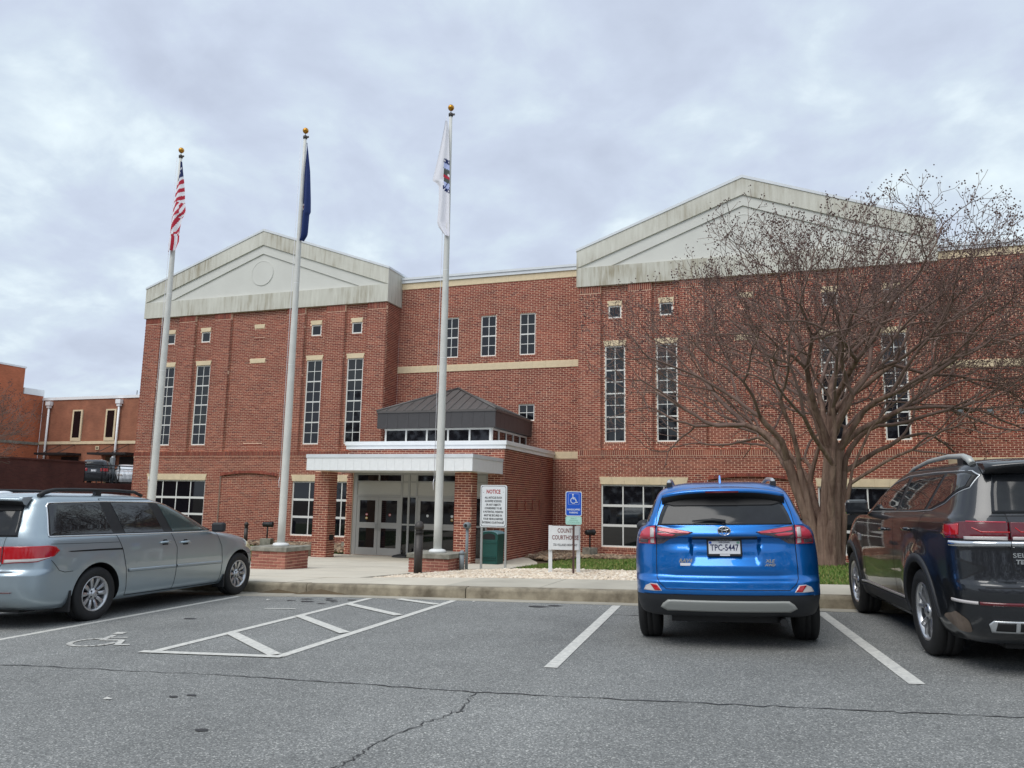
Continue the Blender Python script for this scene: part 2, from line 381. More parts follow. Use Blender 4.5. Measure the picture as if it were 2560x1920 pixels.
def ribbon(pts, wid, dz, n=None, jit=0.0, taper=False):
    """flat strip lying on the lot along a polyline in plan"""
    P = [Vector((a, b)) for a, b in pts]
    if n:
        Q = []
        for a, b in zip(P[:-1], P[1:]):
            for k in range(n): Q.append(a.lerp(b, k/n))
        Q.append(P[-1])
        for q in Q[1:-1]: q += Vector((rng.gauss(0, jit), rng.gauss(0, jit)))
        P = Q
    m = MB(); L_ = []; R2 = []
    for i, p in enumerate(P):
        d = (P[min(i+1, len(P)-1)]-P[max(i-1, 0)]).normalized(); nn = Vector((-d.y, d.x))
        ww = wid*(rng.uniform(0.4, 1.3) if jit else 1)/2
        if taper and i in (0, len(P)-1): ww *= 0.2
        L_.append(p+nn*ww); R2.append(p-nn*ww)
    f = lambda q: (q.x, q.y, lot_z(q.x, q.y)+dz)
    for i in range(len(P)-1): m.quad(f(R2[i]), f(R2[i+1]), f(L_[i+1]), f(L_[i]))
    return m
def line(a, b, wid, mt='paint_white', name='painted_line', dz=0.005):
    o = ribbon([a, b], wid, dz, n=6, jit=0.0).build(name, mt, lot); return o
line((-1.84,6.46), (-2.12,10.66), 0.115); line((0.91,6.61), (0.43,10.60), 0.115)
line((-5.66,6.14), (-5.85,10.66), 0.105); line((-4.34,6.26), (-4.50,10.68), 0.105, dz=0.0051)
line((-5.78,6.13), (-4.30,6.26), 0.10, dz=0.009)
line((-7.98,6.45), (-8.20,10.68), 0.10); line((-7.80,3.0), (-7.98,6.45), 0.10)
line((-5.66,7.29), (-4.43,6.33), 0.125, dz=0.009); line((-5.76,8.70), (-4.47,7.63), 0.125, dz=0.009)
line((-5.80,9.95), (-4.55,9.05), 0.125, dz=0.009); line((-5.38,10.66), (-4.54,10.19), 0.125, dz=0.009)
line((4.2,6.9), (3.55,10.6), 0.115)
line((-6.66,9.22), (-6.22,9.30), 0.07, 'paint_worn', 'worn_paint_mark')
# accessible-parking symbol painted on the bay, head towards the kerb
m = MB()
def sym(ax, ay):        # local symbol metres -> lot
    c, s = math.cos(0.30), math.sin(0.30)
    x, y = -6.72+ax*c+ay*s*-1.0, 6.55+ax*s*0.4+ay*c*0.78
    return (x, y, lot_z(x, y)+0.006)
def stroke(pts, wd):
    P = [Vector(p) for p in pts]
    for i in range(len(P)-1):
        d = (P[i+1]-P[i]).normalized(); n_ = Vector((-d.y, d.x))*wd/2; a, b = P[i]-d*wd*0.2, P[i+1]+d*wd*0.2
        m.quad(sym(*(a-n_)), sym(*(b-n_)), sym(*(b+n_)), sym(*(a+n_)))
stroke([(0.26*math.cos(R_(a))-0.02, 0.30*math.sin(R_(a))-0.12) for a in range(100, 372, 17)], 0.07)
stroke([(-0.02,0.46), (0.0,0.05), (0.25,0.05), (0.34,-0.30), (0.46,-0.26)], 0.075)
stroke([(0.0,0.27), (0.22,0.27)], 0.06); stroke([(-0.03,0.60), (-0.03,0.72)], 0.13)
m.build('painted_wheelchair_symbol', 'paint_worn', lot, fix=False)
# cracks and tar spots
ribbon([(-9.5,5.15),(-6.53,5.30),(-4.14,5.47),(-2.12,5.48),(-0.17,5.64),(1.38,5.79),(4,5.95)], 0.016, 0.004, n=22, jit=0.012).build('crack', 'tar', lot, fix=False)
ribbon([(-2.11,5.46),(-2.02,4.95),(-2.10,4.73),(-2.22,4.14),(-2.18,3.9),(-2.24,3.62),(-2.4,3.0),(-2.5,2.0)], 0.010, 0.004, n=14, jit=0.012).build('crack', 'tar', lot, fix=False)
ribbon([(-4.47,10.72),(-4.53,10.30),(-4.5,10.1)], 0.012, 0.004, n=6, jit=0.008).build('crack', 'tar', lot, fix=False)
ribbon([(-2.05,9.75),(-1.62,9.78)], 0.02, 0.004, n=6, jit=0.004, taper=True).build('crack', 'tar', lot, fix=False)
for (x, y, r) in [(-6.55,10.1,.09),(-6.30,10.32,.07),(-6.15,10.15,.05),(-6.0,10.4,.06),(-6.75,10.4,.08),(-6.9,10.2,.05),(-6.45,10.5,.05),(-7.0,8.2,.06),(-6.2,9.9,.05),(-3.35,4.1,.035),(-4.15,4.75,.03),(-4.05,4.82,.03),(-3.1,10.3,.10),(-2.9,10.45,.08)]:
    m = MB(); n = 12; m.poly([(x+r*1.5*rng.uniform(.7,1.2)*math.cos(2*math.pi*k/n), y+r*0.8*rng.uniform(.7,1.2)*math.sin(2*math.pi*k/n), lot_z(x, y)+0.004+0.03*(0)) for k in range(n)])
    m.build('oil_spot', 'tar', lot, fix=False)
for (x, y) in [(-4.55,4.55),(-7.35,10.25),(-4.15,10.6),(1.2,8.05)]:
    m = MB(); z = lot_z(x, y)+0.006
    m.quad((x-.03,y-.012,z),(x+.03,y-.015,z+.006),(x+.036,y+.014,z),(x-.02,y+.016,z+.01)); m.build('leaf', 'paint_worn', lot, fix=False)

# --- gutter pan and kerb stones
gut = tag(MB().build('gutter', 'gutter'), kind='structure')
kerb = tag(MB().build('kerb', 'kerb'), kind='structure')
edges_x = [-34,-31,-28,-25,-22,-19,-16,-13,-10.1,-7.35,-4.49,-1.55,1.45,4.5,7.5,10.5,13.5,16.5,20]
for a, b in zip(edges_x[:-1], edges_x[1:]):
    m = MB(); g = 0.007; n = 5
    prof = [(0, -0.06), (0, 0.105), (0.012, 0.135), (0.035, 0.15), (0.165, 0.153), (0.165, -0.06)]
    rows = []
    for k in range(n+1):
        x = a+g+(b-a-2*g)*k/n; j = [rng.gauss(0, .0025) for _ in prof]
        rows.append([(x, yk(x)+p[0]+jj, lot_z(x, yk(x))+p[1]+jj) for p, jj in zip(prof, j)])
    for k in range(n):
        for i in range(len(prof)-1): m.quad(rows[k][i], rows[k+1][i], rows[k+1][i+1], rows[k][i+1], sm=(0 < i < 3))
    m.poly(rows[0]); m.poly(list(reversed(rows[-1])))
    m.build('kerb_stone', 'kerb', kerb)
    m = MB()
    for k in range(n):
        xa, xb = a+0.004+(b-a-.008)*k/n, a+0.004+(b-a-.008)*(k+1)/n
        m.quad((xa,10.72,lot_z(xa,10.72)+.002), (xb,10.72,lot_z(xb,10.72)+.002), (xb,yk(xb)+.002,lot_z(xb,YC)-.008), (xa,yk(xa)+.002,lot_z(xa,YC)-.008))
    m.build('gutter_slab', 'gutter', gut, fix=False)

def slab(poly, thick, mt, name, parent, fn=ter, dz=0.0, sub=True):
    """a flat piece with thickness that follows the terrain"""
    m = MB(); cx_ = sum(p[0] for p in poly)/len(poly); cy_ = sum(p[1] for p in poly)/len(poly)
    P = []
    for i in range(len(poly)):
        a, b = poly[i], poly[(i+1) % len(poly)]
        P.append(a)
        if sub and math.hypot(b[0]-a[0], b[1]-a[1]) > 1.2: P.append(((a[0]+b[0])/2, (a[1]+b[1])/2))
    c = (cx_, cy_, fn(cx_, cy_)+dz)
    for i in range(len(P)):
        a, b = P[i], P[(i+1) % len(P)]
        A = (a[0], a[1], fn(*a)+dz); B = (b[0], b[1], fn(*b)+dz)
        m.poly([c, A, B]); m.quad(A, (A[0],A[1],A[2]-thick), (B[0],B[1],B[2]-thick), B)
    return m.build(name, mt, parent)
# --- sidewalk slabs
walk = tag(MB().build('sidewalk', 'concrete_dark'), kind='structure')
sx = [-34+1.53*i for i in range(36)]
for a, b in zip(sx[:-1], sx[1:]):
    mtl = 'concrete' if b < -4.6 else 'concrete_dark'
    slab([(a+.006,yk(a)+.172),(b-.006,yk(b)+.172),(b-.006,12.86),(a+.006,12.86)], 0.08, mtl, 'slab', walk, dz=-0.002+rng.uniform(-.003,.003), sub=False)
# --- plaza slabs
PLZ = [(-17.0,12.875),(-7.3,12.875),(-7.15,15.0),(-6.95,16.1),(-5.55,16.25),(-6.1,19.5),(-7.0,23.2),(-8.1,26.6),(-9.1,28.6),(-9.4,28.6),(-9.4,26.30),(-16.1,26.30),(-16.1,23.4),(-14.6,19.2),(-13.2,17.6),(-17.0,17.2)]
plaza = tag(MB().build('plaza', 'concrete'), kind='structure')
gx = axis((-17,-5,5))+[-5]; gy = axis((12.875,28.7,6))+[28.7]
for i in range(len(gx)-1):
    for j in range(len(gy)-1):
        c = clip_cell(PLZ, gx[i]+.006, gx[i+1]-.006, gy[j]+.006, gy[j+1]-.006)
        if c: slab(c, 0.09, 'concrete', 'slab', plaza, dz=rng.uniform(-.002,.002))

# --- planting: lawn sheets, grass blades, white gravel, river rock
GRV = [(-7.1,12.90),(-1.15,12.90),(-1.15,15.25),(-3.6,15.6),(-5.5,16.2),(-6.9,16.05)]
LAWN_R = [(-1.1,12.90),(20,12.90),(20,29.6),(-7.2,29.6),(-7.9,27.4),(-6.9,23.3),(-6.0,19.6),(-5.45,16.25),(-3.6,15.65),(-1.1,15.3)]
LAWN_L = [(-34,12.9),(-17.05,12.9),(-17.05,17.25),(-13.3,17.65),(-14.7,19.25),(-16.2,23.4),(-16.2,29.0),(-34,29.0)]
def sheet(poly, mt, name, dz, step=0.8):
    m = MB(); x0, x1 = min(p[0] for p in poly), max(p[0] for p in poly); y0, y1 = min(p[1] for p in poly), max(p[1] for p in poly)
    a = np.arange(x0, x1+step, step); b = np.arange(y0, y1+step, step)
    for i in range(len(a)-1):
        for j in range(len(b)-1):
            c = clip_cell(poly, a[i], a[i+1], b[j], b[j+1])
            if c: m.poly([(p[0], p[1], ter(*p)+dz) for p in c])
    return m.build(name, mt)
tag(sheet(LAWN_R, 'lawn', 'lawn', -0.03), kind='structure')
tag(sheet(LAWN_L, 'lawn', 'lawn', -0.03), kind='structure')
tag(sheet(GRV, 'soil', 'gravel_bed', -0.045), kind='structure')
def blades(poly, n, name, label, edge=None):
    x0, x1 = min(p[0] for p in poly), min(14, max(p[0] for p in poly)); x0 = max(x0, -26); y0, y1 = min(p[1] for p in poly), max(p[1] for p in poly)
    V = []; F = []; k = 0
    while k < n:
        x, y = rng.uniform(x0, x1), y0+(y1-y0)*rng.random()**1.5
        if not inside(poly, x, y): continue
        z = ter(x, y)-0.032; a = rng.uniform(0, math.pi); h = rng.uniform(0.03, 0.075); wd = 0.006+0.0007*y; lx_, ly_ = rng.gauss(0, .02), rng.gauss(0, .02)
        i = len(V); c, s = math.cos(a)*wd, math.sin(a)*wd
        V += [(x-c,y-s,z),(x+c,y+s,z),(x+lx_,y+ly_,z+h)]; F.append((i,i+1,i+2)); k += 1
    me = bpy.data.meshes.new(name); me.from_pydata(V, [], F); me.materials.append(MATS['grass'])
    o = bpy.data.objects.new(name, me); COL.objects.link(o); return tag(o, label, 'grass', kind='stuff')
blades(LAWN_R, 70000, 'grass', 'short green grass on the lawn beneath the bare tree')
blades(LAWN_L, 22000, 'grass', 'short green grass on the lawn beside the flagpole bases')
ICO_V = np.array([(0,0,1),(.894,0,.447),(.276,.851,.447),(-.724,.526,.447),(-.724,-.526,.447),(.276,-.851,.447),(.724,.526,-.447),(-.276,.851,-.447),(-.894,0,-.447),(-.276,-.851,-.447),(.724,-.526,-.447),(0,0,-1)])
ICO_F = np.array([(0,1,2),(0,2,3),(0,3,4),(0,4,5),(0,5,1),(1,6,2),(2,6,7),(2,7,3),(3,7,8),(3,8,4),(4,8,9),(4,9,5),(5,9,10),(5,10,1),(1,10,6),(6,11,7),(7,11,8),(8,11,9),(9,11,10),(10,11,6)])
def stones(poly, n, smin, smax, mt, name, label, cat, dz, flat=0.6):
    x0, x1 = min(p[0] for p in poly), max(p[0] for p in poly); y0, y1 = min(p[1] for p in poly), max(p[1] for p in poly)
    V = []; F = []; k = 0
    while k < n:
        x, y = rng.uniform(x0, x1), rng.uniform(y0, y1)
        if not inside(poly, x, y): continue
        s = rng.uniform(smin, smax); v = ICO_V*(1+nrg.normal(0, .16, (12, 1)))*np.array([s*rng.uniform(.7,1.3), s*rng.uniform(.7,1.3), s*flat*rng.uniform(.7,1.2)])
        a = rng.uniform(0, 6.28); c, q = math.cos(a), math.sin(a); v = v@np.array([[c,q,0],[-q,c,0],[0,0,1]])
        V.append(v+np.array([x, y, ter(x, y)+dz+rng.uniform(0, smax*0.5)])); F.append(ICO_F+12*k); k += 1
    me = bpy.data.meshes.new(name); me.from_pydata(np.concatenate(V).tolist(), [], np.concatenate(F).tolist()); me.materials.append(MATS[mt])
    o = bpy.data.objects.new(name, me); COL.objects.link(o); return tag(o, label, cat, kind='stuff')
stones(GRV, 9500, 0.018, 0.04, 'gravel', 'white_gravel', 'pale crushed gravel strip between sidewalk and lawn', 'gravel', -0.03)
ROCK_R = [(-7.3,29.5),(14,29.5),(14,31.35),(-7.9,31.35),(-7.9,32.6),(-9.2,32.6),(-9.15,28.5),(-8.0,27.6),(-7.5,28.6)]
ROCK_L = [(-32,29.0),(-16.3,29.0),(-16.3,31.4),(-32,31.4)]
ROCK_V = [(-16.3,26.2),(-15.75,26.2),(-15.75,31.3),(-17.2,31.3),(-17.0,27.5)]
tag(sheet(ROCK_R, 'soil', 'rock_bed', -0.05), kind='structure'); tag(sheet(ROCK_L, 'soil', 'rock_bed', -0.05), kind='structure')
stones(ROCK_R, 5200, 0.04, 0.11, 'river_rock', 'river_rock', 'brown river rock along the wall of the gabled block behind the tree', 'rocks', 0.0)
stones(ROCK_L, 2600, 0.04, 0.11, 'river_rock', 'river_rock', 'brown river rock along the wall behind the flagpoles', 'rocks', 0.0)
stones(ROCK_V, 700, 0.05, 0.12, 'river_rock', 'river_rock', 'brown river rock heaped beside the entrance doors', 'rocks', 0.08)
# ================================================================== COURTHOUSE
CH = empty('courthouse', (-12.0, 30, 0)); tag(CH, 'red brick county courthouse with two gabled blocks and a canopied entrance between them', 'building')
OX, OY = 12.0, -30.0            # world -> courthouse local
CR, BL, MT = 0.0813, 0.254, 0.021
YF, YL, YV, YP = 31.33, 32.70, 26.34, 24.25
class Wall:
    """planar wall: u runs along 'ud', outward normal 'nd'; mortar slab with openings + real bricks"""
    def __init__(s, o, ud, nd): s.o = np.array(o, float); s.u = np.array(ud, float); s.n = np.array(nd, float); s.slab = MB(); s.bv = []; s.bf = 0
    def P(s, u, z, d=0.0): q = s.o+s.u*u+s.n*d; return (q[0]+OX, q[1]+OY, z)
    def face(s, u0, u1, z0, z1, holes=(), d=0.0, reveal=0.14, back=0.012, norev=()):
        us = sorted({u0, u1} | {h[k] for h in holes for k in (0, 1) if u0 < h[k] < u1}); zs = sorted({z0, z1} | {h[k] for h in holes for k in (2, 3) if z0 < h[k] < z1})
        for i in range(len(us)-1):
            for j in range(len(zs)-1):
                um, zm = (us[i]+us[i+1])/2, (zs[j]+zs[j+1])/2
                if any(h[0] < um < h[1] and h[2] < zm < h[3] for h in holes): continue
                s.slab.quad(s.P(us[i],zs[j],d-back), s.P(us[i+1],zs[j],d-back), s.P(us[i+1],zs[j+1],d-back), s.P(us[i],zs[j+1],d-back))
        for h in holes:
            if h in norev: continue
            a, b, c, e = max(h[0],u0), min(h[1],u1), max(h[2],z0), min(h[3],z1)
            for (p, q) in (((a,c),(b,c)), ((b,c),(b,e)), ((b,e),(a,e)), ((a,e),(a,c))):
                s.slab.quad(s.P(*p,d-back), s.P(*q,d-back), s.P(*q,d-reveal), s.P(*p,d-reveal))
    def brick(s, a, b, za, zb, d):
        t = 0.011; q = [s.P(a,za,d), s.P(b,za,d), s.P(b,zb,d), s.P(a,zb,d), s.P(a,za,d-t), s.P(b,za,d-t), s.P(b,zb,d-t), s.P(a,zb,d-t)]; s.bv.append(q)
    def bricks(s, u0, u1, z0, z1, holes=(), d=0.0, headers=(), ph=0.0, jit=0.0012):
        i0 = int(math.floor(z0/CR)); i1 = int(math.ceil(z1/CR)); hr = {int(round(h/CR)) for h in headers}
        for i in range(i0, i1):
            za, zb = i*CR+MT/2, (i+1)*CR-MT/2
            za, zb = max(za, z0), min(zb, z1)
            if zb-za < 0.02: continue
            zm = (za+zb)/2; cuts = sorted((max(h[0],u0), min(h[1],u1)) for h in holes if h[2] < zm < h[3] and h[1] > u0 and h[0] < u1)
            segs = []; c = u0
            for a, b in cuts:
                if a > c: segs.append((c, a))
                c = max(c, b)
            if c < u1: segs.append((c, u1))
            bl = BL/2 if i in hr else BL; mt = 0.016 if i in hr else MT; off = ph+(0 if i in hr else (i % 2)*BL/2)
            for a, b in segs:
                k = math.floor((a-off)/bl); 
                while off+k*bl < b:
                    p, q = max(off+k*bl+mt/2, a), min(off+(k+1)*bl-mt/2, b); k += 1
                    if q-p > 0.025: s.brick(p, q, za, zb, d+rng.gauss(0, jit))
    def soldiers(s, u0, u1, z0, z1, d=0.0, step=CR):
        n = max(1, round((u1-u0)/step)); st = (u1-u0)/n
        for k in range(n): s.brick(u0+k*st+MT*.55, u0+(k+1)*st-MT*.55, z0+MT/2, z1-MT/2, d+rng.gauss(0, .001))
    def build(s, parent=CH, name='wall', bm_='brick', mm='mortar'):
        o = s.slab.build(name, mm, parent)
        if s.bv:
            V = np.array(s.bv).reshape(-1, 3); n = len(s.bv); b = (np.arange(n)*8)[:, None, None]
            F = (np.array([[0,1,2,3],[0,4,5,1],[1,5,6,2],[2,6,7,3],[3,7,4,0]])[None]+b).reshape(-1, 4)
            me = bpy.data.meshes.new('bricks'); me.from_pydata(V.tolist(), [], F.tolist()); me.materials.append(MATS[bm_]); me.update()
            bo = bpy.data.objects.new('bricks', me); COL.objects.link(bo); bo.parent = o; tag(bo, kind='stuff')
        return o
FRONT = ((1,0,0), (0,-1,0)); RIGHT = ((0,1,0), (1,0,0)); LEFT = ((0,-1,0), (-1,0,0))
BX = {}
def unit_box():
    m = MB(); m.box(0,1,0,1,0,1); o = m.build('seed', 'frame_white'); me = o.data; bpy.data.objects.remove(o); return me
UB = unit_box()
def ubox(name, x0, x1, y0, y1, z0, z1, mt, parent):
    """box sharing one mesh (material on the object), coordinates in courthouse space (world)"""
    o = bpy.data.objects.new(name, UB); COL.objects.link(o); o.parent = parent
    o.location = (x0, y0, z0); o.scale = (x1-x0, y1-y0, z1-z0)
    o.material_slots[0].link = 'OBJECT'; o.material_slots[0].material = MATS[mt]
    return o
def wp(parent, x0, x1, y0, y1, z0, z1, mt, name, off): return ubox(name, x0+off[0], x1+off[0], y0+off[1], y1+off[1], z0, z1, mt, parent)
def window(x0, x1, z0, z1, y, cols, rows, heavy=(), fw=0.055, mw=0.028, parent=CH, glass='glass_dark', frame='frame_white', axis_='x'):
    """frame mesh (part) with one pane object per light (sub-parts); y = outer plane of the frame, opening facing -y (axis x) or +x (axis y)"""
    m = MB()
    T = (lambda a, b, c: (a+OX, b+OY, c)) if axis_ == 'x' else (lambda a, b, c: (y-(b-y)+OX, a+OY, c))
    def bx(a0, a1, d0, d1, c0, c1):
        p, q = T(a0, y+d0, c0), T(a1, y+d1, c1); m.box(min(p[0],q[0]), max(p[0],q[0]), min(p[1],q[1]), max(p[1],q[1]), c0, c1)
    bx(x0, x0+fw, 0, .07, z0, z1); bx(x1-fw, x1, 0, .07, z0, z1); bx(x0+fw, x1-fw, 0, .07, z1-fw, z1); bx(x0+fw, x1-fw, 0, .07, z0, z0+fw)
    cw = (x1-x0-2*fw)/cols; ch = (z1-z0-2*fw)/rows
    zs = [z0+fw+ch*k for k in range(rows+1)]; xs_ = [x0+fw+cw*k for k in range(cols+1)]
    for k in range(1, cols): bx(xs_[k]-mw/2, xs_[k]+mw/2, .012, .055, z0+fw, z1-fw)
    for k in range(1, rows):
        hw = mw*(1.0 if k in heavy else .5); bx(x0+fw, x1-fw, .010, .057, zs[k]-hw, zs[k]+hw)
    f = m.build('window', frame, parent)
    for i in range(cols):
        for j in range(rows):
            p, q = T(xs_[i]+.002, y+.030, 0), T(xs_[i+1]-.002, y+.038, 0)
            ubox('pane', min(p[0],q[0]), max(p[0],q[0]), min(p[1],q[1])+rng.uniform(-.001,.001), max(p[1],q[1]), zs[j]+.002, zs[j+1]-.002, glass, f)
    return f
def lintel(x0, x1, z0, z1, y, splay=0.07, proud=0.025, name='lintel', n=1):
    """splayed stone lintel made of n voussoirs"""
    for k in range(n):
        a, b = k/n, (k+1)/n; B0, T0 = x0, x0-splay; B1, T1 = x1, x1+splay; g = 0.0025
        m = MB(); m.prism([(B0+(B1-B0)*a+g+OX, z0), (B0+(B1-B0)*b-g+OX, z0), (T0+(T1-T0)*b-g+OX, z1), (T0+(T1-T0)*a+g+OX, z1)], y-proud+OY, y+.12+OY)
        m.build(name, 'stone', CH)
HEADS = [1.42, 2.745, 5.39, 6.72, 9.37, 10.69]
def wing(c, k, low_r=True):
    X = lambda a: c+a*k
    W = Wall((0, YF, 0), *FRONT)
    hb = 6.78; rec = -0.13
    pil = [(-6.78,-5.83),(-4.67,-3.70),(-2.54,-1.59),(1.59,2.54),(3.70,4.67),(5.83,6.78)]; bays = [(-5.83,-4.67),(-3.70,-2.54),(2.54,3.70),(4.67,5.83)]
    ZT, ZS = 11.14, 4.22
    for a, b in pil:
        W.face(X(a), X(b), ZS, ZT-.31); W.bricks(X(a)+.003, X(b)-.003, ZS, ZT-.31, ph=X(a))
        W.face(X(a), X(b), ZT-.31, ZT); W.soldiers(X(a), X(b), ZT-.31, ZT, 0.012)
        for e, sg in ((a, 1), (b, -1)):             # pilaster flanks
            W.slab.quad(W.P(X(e),ZS,-.012), W.P(X(e),ZS,rec-.02), W.P(X(e),ZT,rec-.02), W.P(X(e),ZT,-.012))
            S = Wall((X(e)-(.002 if sg == 1 else -.002), YF, 0), (0,1,0), (-sg, 0, 0)); S.bricks(.0, -rec+.005, ZS, ZT-.31); W.bv += S.bv
    for a, b in bays:
        cx_ = (X(a)+X(b))/2; w2 = 0.425; s2 = 0.275
        holes = [(cx_-w2, cx_+w2, 4.55, 8.56), (cx_-s2, cx_+s2, 9.74, 10.28), (cx_-w2-.04, cx_+w2+.04, 8.56, 8.79), (cx_-s2-.04, cx_+s2+.04, 10.28, 10.49), (cx_-w2, cx_+w2, 4.47, 4.55), (cx_-s2, cx_+s2, 9.66, 9.74)]
        W.face(X(a), X(b), ZS, ZT, holes[:2], rec); W.bricks(X(a)+.004, X(b)-.004, ZS, ZT, holes, rec, ph=X(a))
        W.soldiers(cx_-w2, cx_+w2, 4.47, 4.55, rec+.02); W.soldiers(cx_-s2, cx_+s2, 9.66, 9.74, rec+.02)
        window(cx_-w2, cx_+w2, 4.552, 8.558, YF-rec+.035, 2, 8, heavy=(2, 4, 6)); lintel(cx_-w2, cx_+w2, 8.562, 8.79, YF-rec)
        window(cx_-s2, cx_+s2, 9.742, 10.278, YF-rec+.035, 1, 1, fw=.06); lintel(cx_-s2, cx_+s2, 10.282, 10.49, YF-rec, splay=.05)
    # centre panel, recessed above and below the soldier band
    a, b = X(-1.59), X(1.59); cx_ = X(0)
    bl_ = [(cx_-.46,cx_+.46,8.55,8.75), (cx_-.31,cx_+.31,10.28,10.48), (cx_-.55,cx_+.55,4.53,4.61), (cx_-.33,cx_+.33,9.74,9.82)]
    W.face(a, b, ZS, ZT, (), rec); W.bricks(a+.004, b-.004, ZS, ZT, bl_, rec, ph=a)
    W.soldiers(cx_-.55, cx_+.55, 4.53, 4.61, rec+.015); W.soldiers(cx_-.33, cx_+.33, 9.74, 9.82, rec+.015)
    lintel(cx_-.42, cx_+.42, 8.55, 8.75, YF-rec, .04, name='stone_block'); lintel(cx_-.28, cx_+.28, 10.28, 10.48, YF-rec, .035, name='stone_block')
    # soldier band
    W.face(X(-hb), X(hb), 3.90, ZS, (), 0.02); W.soldiers(X(-hb), X(hb), 3.99, ZS, 0.03); W.bricks(X(-hb), X(hb), 3.90, 3.99, (), 0.02, headers=(3.90,))
    W.slab.quad(W.P(X(-hb),ZS,.03), W.P(X(hb),ZS,.03), W.P(X(hb),ZS+.006,rec-.02), W.P(X(-hb),ZS+.006,rec-.02))
    # base storey with the big windows and the blind arch
    lw = [(X(-5.80), X(-2.40)), (X(2.40), X(5.80))]
    arch = []
    for i in range(24):                             # stepped arch opening, trimmed with voussoirs
        u0, u1 = -1.59+i*3.18/24, -1.59+(i+1)*3.18/24; um = (u0+u1)/2
        arch.append((X(u0), X(u1), 0.0, 3.03+0.24*math.cos(um/1.59*1.15)-0.24*math.cos(1.15)+.02))
    holes = [(p, q, 0.34, 2.83) for p, q in lw]; lh = [(p-.05, q+.05, 2.83, 3.13) for p, q in lw]; sh = [(p, q, .24, .34) for p, q in lw]
    W.face(X(-hb), X(hb), 0.0, 3.90, holes+arch, 0.0, reveal=.12, norev=arch); W.bricks(X(-hb)+.003, X(hb)-.003, 0.0, 3.90, holes+lh+sh+arch, 0.0, headers=HEADS[:2], ph=X(-hb))
    W.face(a, b, 0.0, 3.5, (), -0.09); W.bricks(a, b, 0.0, 3.42, (), -0.09, headers=HEADS[:2], ph=a)
    n = 40
    for i in range(n):                              # arch ring
        t0, t1 = -1+2*i/n, -1+2*(i+1)/n; f = lambda t: 3.05+0.24*(math.cos(t*1.15)-math.cos(1.15))
        u0, u1 = X(t0*1.59)+.004, X(t1*1.59)-.004; z0, z1 = f(t0), f(t1)
        q = [W.P(u0,z0-.01,.012), W.P(u1,z1-.01,.012), W.P(u1,z1+.11,.012), W.P(u0,z0+.11,.012)]
        q += [W.P(u0,z0-.01,-.09), W.P(u1,z1-.01,-.09), W.P(u1,z1+.11,-.05), W.P(u0,z0+.11,-.05)]; W.bv.append(q)
    for p, q in lw:
        W.soldiers(p, q, .24, .34, 0.02)
        window(p, q, .342, 2.828, YF+.05, 4, 3, heavy=(1, 2), fw=.06, mw=.05); lintel(p+.01, q-.01, 2.832, 3.13, YF, .09, n=7)
    W.build()
    # right flank of the block
    S = Wall((X(hb), YF, 0), *RIGHT); d = YL-YF+.02
    S.face(0, d, 0, ZT); S.bricks(.01, d, 0, ZT, ph=.127, headers=HEADS[:2]); S.build()
    S = Wall((X(-hb), YL+6, 0), *LEFT); S.face(0, 6+YL-YF, 0, ZT); S.bricks(0, 6+YL-YF-.01, 0, ZT); S.build()
    # gable: frieze, raking bands, tympanum, medallion
    e = 6.86*k; ap = 0.0
    g = MB()
    def pr(pts, y0, y1): g.prism([(c+OX+p[0], p[1]) for p in pts], y0+OY, y1+OY)
    pr([(-e,11.142),(e,11.142),(e,11.97),(-e,11.97)], YF-.07, YF+5); g.build('frieze', 'stucco', CH); g = MB()
    pr([(-e,11.972),(0,14.50),(e,11.972),(e,12.74),(0,15.26),(-e,12.74)], YF-.07, YF+5); g.build('raking_cornice', 'stucco', CH); g = MB()
    s2 = 5.42*k
    pr([(-e+.02,11.972),(-s2,11.972),(0,14.06),(s2,11.972),(e-.02,11.972),(e-.02,12.05),(0,14.498),(-e+.02,12.05)], YF-.005, YF+.4); g.build('gable_band', 'stucco_clean', CH); g = MB()
    pr([(-s2+.01,11.972),(s2-.01,11.972),(0,14.055)], YF+.05, YF+.4); g.build('tympanum', 'stucco_clean', CH); g = MB()
    g.lathe([(0.0,.01),(.60,.01),(.60,.0),(.63,0),(.63,.02),(.66,.02),(.66,.06)], 40, (c+OX, YF+OY+.02, 13.07), axis='y', sm=False)
    g.build('medallion', 'stucco_clean', CH); g = MB()
    pr([(-e-.03,12.70),(0,15.21),(e+.03,12.70),(e+.03,12.80),(0,15.33),(-e-.03,12.80)], YF-.10, YF+5.05); g.build('roof_edge', 'cap_metal', CH)
    g = MB(); pr([(-e,12.8),(e,12.8),(0,15.3)], YF+5.06, YF+14); g.build('roof', 'roof_metal', CH)
wing(-24.0, 1.035); wing(-1.06, 1.0)

